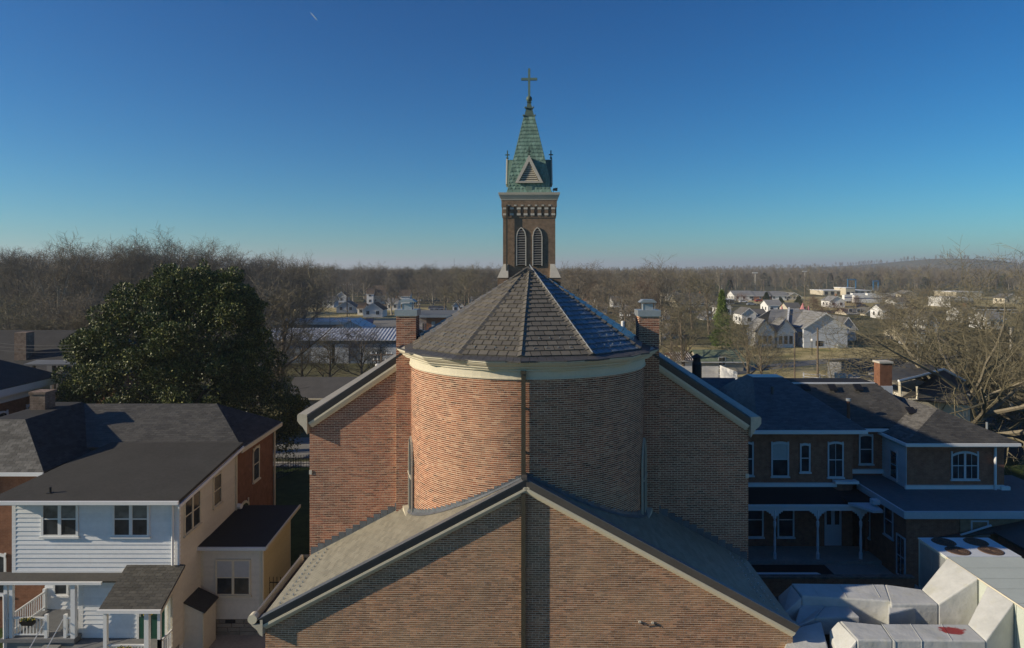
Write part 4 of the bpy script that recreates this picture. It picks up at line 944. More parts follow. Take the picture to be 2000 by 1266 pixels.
x = PX(1657, 42.4); v = MB().tube([(x, 42.4, 7.0), (x, 42.4, 8.5)], .10, 8).build('flue_pipe', 'rust_red', rc); MB().tube([(x, 42.4, 8.45), (x, 42.4, 8.6)], .15, 8).tube([(x, 42.4, 7.0), (x, 42.4, 7.35)], .13, 8).build('flue_cap', 'metal_galv', v)
x = PX(1500, 44); MB().tube([(x, 43.3, 8.4), (x, 43.3, 9.2)], .09, 6).build('vent_pipe', 'metal_dark', rc)
x = PX(1361, 48.5); c = MB().lathe((x, 48.5, 0), [(.34, 8.2), (.34, 9.9), (.27, 10.1), (.27, 10.35), (.42, 10.4), (.1, 10.6), (.001, 10.65)], 12).build('round_flue', 'iron', rc); MB().box(x - .45, x + .45, 48.1, 48.9, 8.1, 8.6).build('flue_flashing', 'metal_galv', c)
x = PX(1723, 49); c = MB().box(x - .43, x + .43, 48.5, 49.3, 7.6, 9.95).build('chimney', 'brick_house', rc); MB().box(x - .5, x + .5, 48.43, 49.37, 9.95, 10.08).build('chimney_crown', 'stone_white', c); MB().box(x - .46, x + .46, 48.46, 49.34, 7.6, 8.35).build('chimney_flashing', 'rect_siding', c)
# flat roofed wing
FZ = 3.9
MB().box(20.6, 21.05, 39.8, 42.2, 0, 3.2).box(20.8, 30.5, 36.0, 42.1, 0, FZ - .3).build('low_wing_wall', 'brick_rectory', rc)
MB().box(20.6, 30.9, 35.8, 42.2, FZ - .06, FZ).build('low_wing_roof', 'membrane_blue', rc)
MB().box(20.5, 31, 35.68, 35.8, FZ - .32, FZ + .05).box(20.5, 20.6, 35.8, 40.6, FZ - .32, FZ + .05).box(20.62, 30.9, 35.8, 36.0, FZ - .38, FZ - .33).build('low_wing_fascia', 'rect_siding', rc)
MB().box(22.75, 28.5, 39.45, 39.6, FZ + .01, FZ + .22).box(18.8, 22.9, 42.02, 42.19, 4.05, 4.3).box(28.2, 28.7, 39.3, 39.5, FZ, FZ + .2).build('roof_curb', 'white_paint', rc)
MB().box(19.0, 20.55, 38.6, 42.1, 3.3, 3.5).build('link_roof', 'membrane_black', rc)
MB().prism([(19.9, 37.6, 3.2), (20.45, 37.6, 3.2), (20.45, 38.6, 3.3), (19.0, 38.6, 3.3)], (0, 0, .14)).build('link_fascia', 'rect_siding', rc)
MB().box(20.12, 20.5, 38.0, 38.4, 3.5, 3.75).build('roof_box', 'white_paint', rc)
window(rc, (20.797, 38.1, 1.9), YM, XM, .9, 1.8, fm='rect_siding'); window(rc, (20.797, 40.6, 1.0), YM, XM, 1.0, 2.0, fm='rect_siding')
door = window(rc, (20.797, 36.9, .2), YM, XM, .85, 2.2, fm='rect_siding', bars=1, sill=False, name='side_door')
window(rc, (PX(1895, 36), 35.997, 2.65), XP, YM, .95, .75, fm='rect_siding', rail=False)
MB().box(23.6, 30.5, 35.95, 36.0, 0, FZ - .38).build('tan_facing', 'brick_tan', rc)
# lean-to roof behind the air unit
lt = thing('lean_to_roof', 'dark shingle lean-to roof rising right behind the air unit', 'roof', (27, 34, 0))
roof(lt, [(21.5, 35.9, 2.35), (30.5, 35.9, 4.1), (30.5, 28.5, 4.1), (25.0, 28.5, 3.0), (25.0, 35.4, 3.0)], 'shingle_dark', .1, name='roof')
MB().box(25.3, 30.4, 28.8, 35.5, 0, 2.9).build('wall', 'brick_rectory', lt)
pc = thing('fallen_gutter_pipe', 'pale pipe lying across the dark roof behind the fan unit', 'pipe', (24, 35.6, 2.9)); MB().tube([(PX(1876, 35.7), 35.7, PZ(1046, 35.7) + .02), (PX(1936, 35.7), 35.7, PZ(1027, 35.7) + .02)], .055, 8).build('pipe', 'rect_siding', pc)

# ------------------------------------------------------------------ yard walls, air unit and wrapped ducts
an = thing('flat_annex', 'flat roofed brick annex carrying the air unit and white ducts beside the church', 'building', (14, 20, 0))
MB().box(9.1, 20.2, 13.5, 25.6, 0, 4.2).build('wall', 'brick_rectory', an); MB().box(9.05, 20.3, 13.4, 25.7, 4.2, 4.3).build('flat_roof', 'membrane_black', an)
SQ = .73
def sq(p): return (p[0] * SQ, p[1] * SQ, H - (H - p[2]) * SQ)
lw = thing('yard_wall', 'low dark brick yard wall in the shade behind the white ducts', 'wall', (16, 35, 0))
MB().box(10, 20.4, 34.6, 34.85, 0, .95).build('wall', 'brick_rectory', lw)
for i in range(26): MB().box(10 + i * .4, 10.385 + i * .4, 34.55, 34.9, .95, 1.03).build('coping_brick', 'brick_old', lw)
pool = thing('cellar_cover', 'flat pale cover slab with black border in the rectory yard', 'cover', (14, 36.4, 0))
MB().box(10.5, 17.2, 35.2, 37.6, .02, .35).build('border', 'iron', pool); MB().prism([(10.7, 35.35, .351), (16.9, 35.35, .351), (16.3, 36.5, .351), (10.7, 36.5, .351)], (0, 0, .07)).build('slab', 'white_paint', pool)
MBo = MB
class MB(MBo):
    def build(s, *a, **k):
        s.v = [sq(p) for p in s.v]; return MBo.build(s, *a, **k)
un = thing('rooftop_air_unit', 'long pale green air handling unit with four round fans on its far end', 'air conditioner', (16.8, 22.6, 4.3))
UX0, UX1, UZ = 21.15, 24.75, 2.6
MB().box(UX0, UX1, 33.25, 35.5, .15, UZ).build('fan_cabinet', 'unit_paint', un)
MB().box(UX0 - .03, UX1 + .03, 33.2, 35.53, UZ, UZ + .06).build('fan_deck', 'rect_siding', un)
for x in (22.1, 23.75):
    for y in (33.85, 34.95):
        MB().lathe((x, y, UZ + .061), [(.001, 0), (.5, 0), (.5, .03)], 28).build('fan_opening', 'dark_interior', un)
        f = MB().lathe((x, y, UZ + .095), [(.47, -.02), (.52, 0), (.56, -.03)], 28).build('fan_ring', 'fan_grill', un)
        m = MB()
        for r in (.12, .2, .28, .36, .44): m.lathe((x, y, UZ + .1), [(r, 0), (r + .045, .0)], 24)
        for a in range(0, 180, 30): d = Vector((math.cos(R(a)), math.sin(R(a)), 0)) * .5; m.tube([Vector((x, y, UZ + .1)) - d, Vector((x, y, UZ + .1)) + d], .01, 3)
        m.build('fan_guard', 'fan_grill', f)
for x in (21.15,):
    for y in (33.3, 34.35): MB().box(x - .03, x - .003, y, y + 1.0, .3, UZ - .1).build('side_panel', 'metal_galv', un)
ys = [33.2, 32.0, 30.9, 29.9, 28.6, 27.2, 25.6]
for a, b in zip(ys, ys[1:]):
    MB().box(UX0, UX1, b + .015, a - .015, UZ - .02, UZ + .02).build('top_panel', 'unit_paint', un)
    MB().box(UX0 - .02, UX0, b + .015, a - .015, .2, UZ - .05).build('side_panel', 'unit_paint', un)
MB().box(UX0 + .01, UX1 - .01, 25.6, 33.2, .15, UZ - .03).build('casing', 'metal_dark', un)
MB().tube([(UX0 - .02, 33.2, UZ), (UX0 - .02, 25.6, UZ)], .045, 6).box(UX0 - .035, UX0 - .021, 30.3, 30.55, 1.5, 1.8).build('edge_trim', 'cream_trim', un)
du = thing('wrapped_ducts', 'white wrapped air ducts with a red stain running from the air unit to the church', 'duct', (12.4, 21.9, 4.3))
def hull(name, pts, faces, mat='duct_wrap'):
    o = MB().add(pts, faces).build(name, mat, du)
    b = o.modifiers.new('round', 'BEVEL'); b.width = .045; b.segments = 2; b.limit_method = 'ANGLE'
    return o
CF = [(0, 3, 2, 1), (4, 5, 6, 7), (0, 1, 5, 4), (1, 2, 6, 5), (2, 3, 7, 6), (3, 0, 4, 7)]
def block(name, plan, z0, z1):     # plan: 4 ground points counterclockwise; z1 one or four heights
    z1 = z1 if isinstance(z1, (list, tuple)) else [z1] * 4
    return hull(name, [(x, y, z0) for x, y in plan] + [(x, y, z) for (x, y), z in zip(plan, z1)], CF)
def GT(px, py, z): D = (H - z) * F / (py - 527); return (PX(px, D), D)
DZ = 1.4
# rear duct: sloping hood from the unit, then along the yard wall and down to the church
block('hood', [GT(1833, 1180, DZ), (21.11, 30.9), (21.11, 33.1), GT(1800, 1151, DZ)], .2, [DZ, UZ + .05, UZ + .05, DZ])
block('duct_run', [GT(1740, 1180, DZ), GT(1833, 1180, DZ), GT(1800, 1151, DZ), GT(1728, 1141, DZ)], .2, DZ)
block('duct_run', [GT(1566, 1163, DZ), GT(1740, 1174, DZ), GT(1728, 1141, DZ), GT(1545, 1139, DZ)], .2, DZ)
block('duct_branch', [GT(1735, 1197, 1.25), GT(1795, 1185, 1.25), GT(1800, 1160, 1.3), GT(1735, 1166, 1.3)], .2, [1.2, 1.25, 1.3, 1.3])
block('duct_end', [GT(1528, 1200, .7), GT(1566, 1168, DZ - .05), GT(1545, 1141, DZ), GT(1520, 1164, .7)], .1, [.7, DZ - .05, DZ, .7])
block('duct_link', [GT(1592, 1206, 1.0), GT(1680, 1205, 1.0), GT(1656, 1183, 1.0), GT(1612, 1183, 1.0)], .2, 1.0)
block('duct_link', [GT(1548, 1228, .6), GT(1592, 1206, 1.0), GT(1612, 1183, 1.0), GT(1566, 1172, 1.0)], .1, [.6, 1.0, 1.0, 1.0])
# front duct
block('hood', [GT(1926, 1252, DZ), (21.11, 28.7), (21.11, 30.3), GT(1890, 1219, DZ)], .2, [DZ, UZ + .02, UZ + .02, DZ])
block('duct_run', [GT(1744, 1250, DZ), GT(1926, 1252, DZ), GT(1890, 1219, DZ), GT(1722, 1218, DZ)], .2, DZ)
block('duct_run', [GT(1674, 1249, DZ), GT(1744, 1250, DZ), GT(1722, 1219, DZ - .0), GT(1640, 1211, DZ)], .2, [DZ - .02] * 4)
a, b = GT(1674, 1249, DZ), GT(1638, 1211, DZ)
block('duct_end', [(a[0] - .75, a[1] + .0), a, b, (b[0] - .45, b[1] - .1)], .1, [.45, DZ - .02, DZ - .02, 1.0])
block('duct_end', [GT(1530, 1268, .6), GT(1622, 1282, .6), GT(1604, 1213, .9), GT(1545, 1229, .75)], .1, [.6, .6, .9, .75])
for y, px in ((0, 1744), (0, 1800), (0, 1860), (1, 1720), (1, 1655), (1, 1600)):
    if y == 0: p = GT(px, 1251, DZ); q = GT(px - 22, 1219, DZ)
    else: p = GT(px, 1168 if px > 1640 else 1164, DZ); q = GT(px - 16, 1141, DZ)
    MB().tube([(p[0], p[1] - .0, .3), (p[0], p[1] - .0, DZ - .02), (p[0] + .0, p[1] + .04, DZ + .01), (q[0], q[1], DZ + .01)], .010, 5).build('wrap_seam', 'duct_wrap', du)
MB = MBo
#PART4

# ------------------------------------------------------------------ trees
def grow_tree(seed, Ht, spread, r0, limbs=8, levels=4, kids=(6, 6, 5), up=.35, fork=.28, twig=.012, limb_len=.62, sides=(6, 4, 3, 3, 3), droop=0.0, crook=.15, trunk_top=.85, el0=.35):
    rd = random.Random(seed); tr = MB(); cr = MB()
    def rv(s): return Vector((rd.uniform(-s, s), rd.uniform(-s, s), rd.uniform(-s, s)))
    def branch(p, d, L, r, lev):
        n = (6, 5, 4, 3, 2)[min(lev, 4)]; pts = [p]; rad = [r]; q = p; dd = d.normalized()
        for i in range(n):
            dd = (dd + rv(crook) + Vector((0, 0, (up if lev < 3 else up * .4) * .35 - droop * (i / n)))).normalized()
            q = q + dd * (L / n); pts.append(q); rad.append(max(r * (1 - .75 * (i + 1) / n), twig * .5))
        (tr if lev < 2 else cr).tube(pts, rad, sides[min(lev, 4)])
        if lev < levels:
            k = kids[min(lev - 1, len(kids) - 1)]
            for j in range(k):
                t_ = .22 + .78 * (j + rd.random() * .6) / k; t_ = min(t_, .99); i = min(int(t_ * n), n - 1); f = t_ * n - i
                b = pts[i].lerp(pts[i + 1], f); bd = (pts[i + 1] - pts[i]).normalized()
                side = bd.cross(rv(1)).normalized(); nd = (bd * rd.uniform(.45, .9) + side * rd.uniform(.6, 1.0)).normalized()
                branch(b, nd, L * rd.uniform(.42, .66), max(rad[i] * .6, twig), lev + 1)
    # trunk
    th = Ht * trunk_top; pts = [Vector((0, 0, -.2))]; n = 7; q = Vector((0, 0, 0)); dd = Vector((0, 0, 1)); rad = [r0 * 1.35]
    for i in range(n):
        pts.append(q.copy()); rad.append(r0 * (1 - .8 * i / n)); dd = (dd + Vector((rd.uniform(-.07, .07), rd.uniform(-.07, .07), .3))).normalized(); q = q + dd * (th / n)
    tr.tube(pts, rad, 8)
    for j in range(limbs):
        t_ = fork + (1 - fork) * (j + .4 * rd.random()) / limbs; x = 1 + t_ * (n - 1); i = min(int(x), n - 1)
        b = pts[i].lerp(pts[i + 1], x - i); a = j * 2.4 + rd.uniform(-.5, .5)
        el = rd.uniform(el0, el0 + .4) + t_ * .55
        d = Vector((math.cos(a) * math.cos(el), math.sin(a) * math.cos(el), math.sin(el)))
        L = spread * (1.0 - .45 * max(0, t_ - .45)) * rd.uniform(.8, 1.1)
        branch(b, d, L, rad[i] * .55, 1)
    branch(pts[-1], Vector((0, 0, 1)), Ht * .16, r0 * .2, 2)
    return tr, cr
def tree_proto(name, label, trc, bark, twigm, cat='tree', group=None):
    zz = sorted(p[2] for p in trc[1].v); top = zz[int(len(zz) * .985)]; TOPS.append(top)
    o = thing(name, label, cat, (0, 0, 0), group, local=True)
    trc[0].build('trunk', bark, o); trc[1].build('crown', twigm, o); return o
def copy_thing(src, loc, rz=0, sc=1.0, label=None, group=None, szf=1.0):
    r = src.copy(); COL.objects.link(r); r.location = loc; r.rotation_euler = (0, 0, rz); r.scale = (sc, sc, sc * szf)
    if label: r['label'] = label
    if group: r['group'] = group
    for ch in list(src.children):
        c = ch.copy(); COL.objects.link(c); c.parent = r
        for g_ in list(ch.children):
            d = g_.copy(); COL.objects.link(d); d.parent = c
    return r
TOPS = []
P0 = tree_proto('bare_tree', 'x', grow_tree(1, 16, 6.2, .30, 11, 4, (7, 6, 6), twig=.016), 'bark_brown', 'twig_brown')
P1 = tree_proto('bare_tree', 'x', grow_tree(2, 15, 7.0, .34, 12, 4, (7, 6, 6), up=.5, twig=.017, fork=.2), 'bark_pale', 'twig_grey')
P2 = tree_proto('bare_tree', 'x', grow_tree(3, 17, 5.4, .27, 12, 4, (7, 6, 6), up=.6, twig=.016), 'bark_brown', 'twig_grey')
P3 = tree_proto('bare_tree', 'x', grow_tree(4, 12, 5.6, .24, 10, 4, (6, 6, 5), up=.2, twig=.016, fork=.18), 'bark_brown', 'twig_olive')
P4 = tree_proto('bare_tree', 'x', grow_tree(5, 18, 6.6, .33, 12, 4, (7, 6, 5), up=.8, twig=.018, fork=.3), 'bark_brown', 'twig_red')
PROT = [P0, P1, P2, P3, P4]; used = {}
HGT = {p.name: t_ for p, t_ in zip(PROT, TOPS)}
def place_tree(pr, x, y, top, label, group=None, z=0, wide=1.0):
    s = (top - z) / HGT[pr.name]
    if pr.name not in used:
        used[pr.name] = 1; o = pr; o.location = (x, y, z); o['label'] = label
        if group: o['group'] = group
        o.rotation_euler = (0, 0, random.random() * 6.28)
    else: o = copy_thing(pr, (x, y, z), random.random() * 6.28, 1, label, group)
    o.scale = (s * wide, s * wide, s); return o
LAND = [(-999, 60, 'at the left picture edge'), (60, 140, 'left of the evergreen'), (140, 250, 'behind the left flank of the evergreen'), (250, 340, 'behind the evergreen top'), (340, 430, 'just right of the evergreen top'), (430, 500, 'behind the right shoulder of the evergreen'), (500, 560, 'between evergreen and metal roof'), (560, 610, 'above the left end of the metal roof'), (610, 660, 'above the pale metal shed'), (660, 700, 'near the pale grey house'), (700, 750, 'near the small gabled house'), (750, 812, 'behind the left chimney'), (812, 870, 'above the flat roofed brick building'), (870, 930, 'at the yellow-green bush'), (930, 1000, 'at the left foot of the tower'), (1000, 1130, 'at the right foot of the tower'), (1130, 1190, 'over the upper blue roof face'), (1190, 1250, 'left of the right chimney'), (1250, 1300, 'behind the right chimney'), (1300, 1370, 'right of the right chimney'), (1370, 1440, 'around the green conifer'), (1440, 1510, 'above the left ranch houses'), (1510, 1570, 'above the right ranch houses'), (1570, 1660, 'above the duplex'), (1660, 1740, 'above the white trailers'), (1740, 1810, 'left of the oak'), (1810, 1870, 'by the white gabled house in the oak'), (1870, 1940, 'behind the oak trunk'), (1940, 9999, 'at the right picture edge')]
SEEN = set()
def name_tree(base, px, D, h, wide):
    w = next(t_ for a, b, t_ in LAND if a <= px < b)
    for sz in ((['tall'] if h > 16 else ['short'] if h < 11 else ['middling']) + ['broad' if wide > 1.35 else 'narrow', 'leaning', 'tangled', 'open crowned', 'dense', 'wispy', 'ragged']):
        for dp in ('near', 'farther', 'farthest'):
            l_ = f'{sz} {base} {w}, {dp} in the wood' if dp != 'near' else f'{sz} {base} {w}'
            if l_ not in SEEN and not (dp == 'near' and D > 300): SEEN.add(l_); return l_
    return base + ' ' + w
OPEN = [(1476, 1500, 130), (1500, 1655, 140), (1395, 1425, 141), (1448, 1500, 200), (1372, 1400, 215), (1322, 1402, 290), (1432, 1568, 340), (1650, 1718, 240), (1655, 1735, 320), (1804, 1874, 178), (1608, 1702, 440), (1854, 1920, 300), (1905, 1985, 260), (1365, 1455, 110), (1164, 1186, 260), (655, 750, 232), (776, 802, 326), (812, 880, 175), (715, 752, 325), (1296, 1336, 160)]
MORE = [(1100, 1122, 330, 'far_white', 'shingle_far_brown'), (1128, 1150, 255, 'far_beige', 'shingle_far_light'), (1196, 1216, 300, 'far_white', 'shingle_far'), (1218, 1240, 220, 'far_white', 'shingle_far_light'), (1262, 1280, 330, 'far_beige', 'shingle_far_brown'), (1306, 1326, 360, 'far_white', 'shingle_far_light'), (1404, 1428, 250, 'far_white', 'shingle_far'), (1500, 1528, 262, 'far_white', 'shingle_far_light'), (1540, 1566, 240, 'far_beige', 'shingle_far'), (1620, 1650, 300, 'far_white', 'shingle_far_light'), (1724, 1752, 230, 'far_white', 'shingle_far'), (1748, 1776, 290, 'far_white', 'shingle_far_light'), (1760, 1790, 380, 'far_beige', 'shingle_far_light'), (1880, 1908, 215, 'far_white', 'shingle_far'), (1930, 1962, 190, 'far_white', 'shingle_far_light'), (1962, 1990, 330, 'far_beige', 'shingle_far'), (630, 652, 300, 'far_white', 'shingle_far'), (756, 776, 280, 'far_white', 'shingle_far_light'), (884, 906, 262, 'far_white', 'shingle_far_brown'), (920, 944, 300, 'far_beige', 'shingle_far_light')]
OPEN += [(a - 2, b + 2, D) for a, b, D, w, r in MORE]
def row(label, group, n, px0, px1, D0, D1, t0, t1, protos, wide=1.1, jit=.5, avoid=()):
    for i in range(n):
        px = px0 + (px1 - px0) * (i + random.uniform(.5 - jit, .5 + jit)) / n; D = random.uniform(D0, D1)
        if any(a <= px <= b and D > dmin for a, b, dmin in avoid): continue
        rr_ = 3.2 * F / D
        if any(a - rr_ <= px <= b + rr_ and D < d_ for a, b, d_ in OPEN) and random.random() < .85: continue
        h = random.uniform(t0, t1); wd = wide * random.uniform(.85, 1.2); place_tree(random.choice(protos), PX(px, D), D, h, name_tree('bare shrub' if 'shrub' in label else 'rusty bare tree' if 'rusty' in label else 'bare tree', px, D, h, wd), group, wide=wd)
# tall trees at left, behind the magnolia
for i, (px, py, D, pr, w) in enumerate([(30, 492, 128, P2, 1.15), (110, 480, 122, P1, 1.25), (190, 476, 130, P0, 1.1), (262, 472, 136, P2, 1.2), (340, 466, 142, P1, 1.2), (405, 474, 146, P0, 1.15), (462, 497, 150, P2, 1.1), (520, 506, 148, P1, 1.15), (572, 502, 152, P0, 1.0)]):
    place_tree(pr, PX(px, D), D, PZ(py, D), ['tall bare tree at the left edge of the skyline', 'tall bare spreading tree left of the evergreen', 'bare tree whose crown rises left of the evergreen top', 'wide bare tree directly behind the left half of the evergreen', 'tallest bare tree rising above the big evergreen', 'bare tree behind the right shoulder of the evergreen', 'slimmer bare tree between evergreen and pale trunk', 'pale barked bare tree right of the evergreen', 'bare tree standing apart above the metal roof'][i], wide=w)
row('bare brown tree in the wood behind the big evergreen', 'bare trees of the left wood', 18, -20, 420, 150, 195, 18.5, 21.5, PROT[:4], 1.3)
row('bare brown tree in the wood behind the big evergreen', 'bare trees of the left wood', 12, 400, 620, 158, 195, 16, 18.5, PROT[:4], 1.3)
row('bare brown tree in the far wood at the left', 'bare trees of the left wood', 28, -20, 620, 205, 270, 17, 21, PROT[:3], 1.3)
row('bare tree in the dark lower wood at far left', 'bare trees of the left wood', 16, -10, 300, 82, 112, 9, 13.5, [P0, P2, P3], 1.35)
for px, py, D, pr, lb in ((545, 560, 88, P3, 'pale bare multi-stemmed tree right of the evergreen, in front of the metal roof'), (508, 545, 84, P1, 'white limbed bare tree touching the right side of the evergreen'), (590, 640, 96, P3, 'small bare tree in front of the metal roofed building'), (640, 655, 92, P3, 'dark bushy bare tree before the blue metal wall'), (705, 640, 95, P0, 'bare tree just left of the left chimney'), (740, 668, 86, P3, 'low bare tree by the white transformer pole')):
    place_tree(pr, PX(px, D), D, PZ(py, D), lb, wide=1.5)
row('tangled bare shrub in front of the metal roofed building', 'bare shrubs by the metal building', 12, 470, 780, 84, 97, 3, 5.5, [P3], 1.9)
row('bare tree in the wood behind the houses left of the tower', 'bare trees left of the tower', 34, 600, 990, 335, 420, 15.5, 19.5, PROT[:4], 1.35)
row('bare tree standing between the far houses left of the tower', 'bare trees left of the tower', 12, 610, 990, 262, 320, 12, 17, PROT[:4], 1.3, avoid=((690, 752, 200), (655, 690, 200)))
for px, D, py, pr, lb in ((905, 215, 528, P3, 'wide dark bare tree just left of the fan roof slope'), (765, 250, 545, P1, 'bare tree right behind the small white gabled house'), (940, 230, 540, P0, 'bare tree nearest the tower on its left'), (868, 240, 538, P2, 'bare tree above the brick building'), (620, 190, 552, P0, 'brown bare tree above the pale flat roof at left')):
    place_tree(pr, PX(px, D), D, PZ(py, D), lb, wide=1.35)
row('bare tree in the wood right of the tower', 'bare trees right of the tower', 32, 1085, 1440, 270, 420, 13.5, 17, PROT[:4], 1.35, avoid=((1320, 1440, 200),))
for px, D, py, pr, lb in ((1130, 200, 515, P0, 'rounded bare tree right beside the tower'), (1290, 150, 515, P1, 'tall bare tree rising behind the right chimney'), (1352, 190, 530, P3, 'wide bare tree in front of the large dark roof'), (1215, 135, 545, P0, 'bare tree between tower and right chimney'), (1165, 160, 560, P2, 'thin bare tree over the blue side of the fan roof'), (1245, 118, 565, P2, 'bare tree just left of the right chimney'), (1335, 112, 580, P3, 'dark bare tree left of the green conifer'), (1385, 175, 545, P3, 'bare tree immediately behind the green conifer'), (1310, 125, 600, P0, 'bare tree right beside the right chimney cap'), (1265, 145, 545, P4, 'reddish bare tree behind the right chimney')):
    place_tree(pr, PX(px, D), D, PZ(py, D), lb, wide=1.3)
row('brown bare tree in the thicket right of the tower', 'bare trees right of the tower', 14, 1085, 1320, 150, 230, 9, 14, [P0, P4, P3, P1], 1.3)
row('low bare tree in the thicket beside the right chimney', 'bare trees right of the tower', 10, 1180, 1340, 88, 120, 5, 9, [P3, P0], 1.5)
row('bare tree among the houses at the far right', 'bare trees among the right houses', 26, 1410, 2020, 470, 600, 8, 12, PROT[:4], 1.4)
row('rusty bare tree behind the grey duplex house', 'bare trees among the right houses', 9, 1585, 1690, 225, 262, 6, 9.5, [P4], 1.6)
row('bare tree in the grove behind the big oak', 'bare trees among the right houses', 22, 1700, 2020, 110, 240, 9, 14, [P0, P1, P3, P2], 1.35, avoid=((1795, 1880, 150),))
row('bare tree in the close grove at the right edge', 'bare trees among the right houses', 8, 1880, 2040, 62, 100, 9, 14.5, [P0, P1, P2], 1.35)
place_tree(P3, PX(1462, 98), 98, PZ(612, 98), 'small pale forked bare tree at the end of the white fence', wide=1.3)
place_tree(P3, PX(1490, 92), 92, PZ(640, 92), 'second small bare tree right of the white fence', wide=1.1)
# the big oak and its neighbour
g = grow_tree(21, 11.5, 12.5, .62, 13, 5, (6, 5, 5, 4), up=.12, twig=.013, fork=.20, crook=.2, sides=(7, 5, 4, 3, 3), trunk_top=.7, el0=.05)
zz = sorted(p[2] for p in g[1].v); OT = zz[int(len(zz) * .985)]; print('oak top', OT)
oak = thing('oak_tree', 'huge bare oak with long pale limbs spreading over the roofs at right', 'tree', (PX(1905, 58), 58, 0), local=True, rz=.6)
g[0].build('trunk', 'bark_oak', oak); g[1].build('crown', 'twig_olive', oak); oak.scale = (1.08, 1.08, 16.6 / OT)
oak2 = copy_thing(oak, (PX(2010, 66), 66, 0), 2.4, 1.0, 'bare oak with pale limbs at the right picture edge, behind the huge one')
oak2.scale = (1.05, 1.05, 17.2 / OT)
oak3 = copy_thing(oak, (PX(1850, 74), 74, 0), 4.0, .86, 'bare oak between the far white house and the grey house roofs'); oak3.scale = (.8, .8, 12.5 / OT)
# magnolia: glossy evergreen, a cloud of leaves in lobes
MX, MY = PX(352, 52), 52.0
mg = thing('evergreen_magnolia', 'massive dark glossy evergreen tree towering behind the white house', 'tree', (MX, MY, 0), local=True)
lobes = []
for (px, py, rx, rz_, dy) in ((360, 560, 2.5, 2.0, 0), (300, 590, 2.7, 2.2, -.5), (420, 570, 2.4, 2.2, .5), (455, 615, 2.7, 2.6, 0), (400, 650, 3.6, 3.0, -1.5), (310, 650, 3.4, 3.0, -1.5), (240, 640, 2.5, 2.2, 0), (205, 668, 2.2, 1.7, 0), (225, 730, 3.2, 2.6, -1), (185, 665, 1.3, 1.1, 0), (195, 780, 2.4, 2.2, 0), (300, 740, 4.2, 3.4, -2.2), (420, 740, 4.2, 3.6, -1.8), (490, 700, 2.4, 2.6, 0), (510, 770, 3.0, 3.0, -.5), (545, 800, 2.0, 2.2, 0), (540, 850, 1.9, 1.8, 0), (300, 830, 4, 3, -1), (430, 830, 4, 3, -1), (340, 700, 4.5, 4.5, 2), (575, 790, 1.0, 1.0, 0), (325, 545, 1.3, 1.0, 0), (395, 535, 1.2, 1.1, 0), (470, 580, 1.5, 1.4, 0), (160, 765, 1.2, 1.2, 0), (160, 655, 1.0, .8, 0), (360, 770, 5, 4.5, 3), (440, 558, 1.7, 1.4, 0), (462, 590, 2.1, 1.9, 0), (350, 545, 1.6, 1.2, 0), (262, 575, 1.6, 1.3, 0), (500, 650, 1.3, 1.4, 0)):
    lobes.append((PX(px, 52) - MX, dy, PZ(py, 52) - .5, rx * 1.0, rz_))
# sub-lobes make the outline uneven
sub = []
for (x, y, z, rx, rz_) in lobes:
    for _ in range(int(4 + rx * 4)):
        v = rng.normal(size=3); v /= np.linalg.norm(v)
        if v[1] > .5: v[1] = -v[1]
        o_ = rng.uniform(.7, 1.0); sub.append((x + v[0] * rx * o_, y + v[1] * rx * o_, z + v[2] * rz_ * o_, rng.uniform(.35, .95), rng.uniform(.3, .8)))
allb = [(x, y, z, a, b, 'big') for x, y, z, a, b in lobes] + [(x, y, z, a, b, 's') for x, y, z, a, b in sub]
P = []; N = []
for x, y, z, a, b, k in allb:
    n = int(900 * a * a) if k == 's' else int(230 * a * a)
    v = rng.normal(size=(n, 3)); v /= np.linalg.norm(v, axis=1)[:, None]
    r = rng.uniform(.72, 1.04, n) if k == 's' else rng.uniform(.6, .95, n)
    P.append(np.stack([x + v[:, 0] * a * r, y + v[:, 1] * a * r, z + v[:, 2] * b * r], 1)); N.append(v)
P = np.concatenate(P); N = np.concatenate(N)
keep = P[:, 2] > 2.2; P = P[keep]; N = N[keep]
def leaves(P, N, l, w, outward=.7):
    n = len(P); d = N * outward + rng.normal(size=(n, 3)) * .55 + np.array([0, 0, .25]); d /= np.linalg.norm(d, axis=1)[:, None]
    s = np.cross(d, rng.normal(size=(n, 3))); s /= np.linalg.norm(s, axis=1)[:, None]
    L = (l * rng.uniform(.7, 1.25, n))[:, None]; W = (w * rng.uniform(.8, 1.2, n))[:, None]
    return np.stack([P, P + d * L * .5 + s * W, P + d * L, P + d * L * .5 - s * W], 1).reshape(-1, 3), np.arange(4 * n).reshape(n, 4)
v, f = leaves(P, N, .20, .048); crown = np_mesh('crown', v, f, 'leaf_magnolia', mg)
print('magnolia leaves', len(f))
m = MB(); m.tube([(0, 0, -.2), (.1, 0, 3), (0, .1, 7), (.2, 0, 12), (.1, 0, 15)], [.5, .42, .34, .2, .06], 8)
rdm = random.Random(5)
for i, (x, y, z, a, b) in enumerate(lobes[:24]):
    h = max(2.5, z - 3 - rdm.random() * 2); m.tube([(0, 0, h), (x * .5, y * .5, (h + z) / 2 + .3), (x, y, z)], [.18, .12, .04], 5)
m.build('trunk', 'bark_brown', mg)
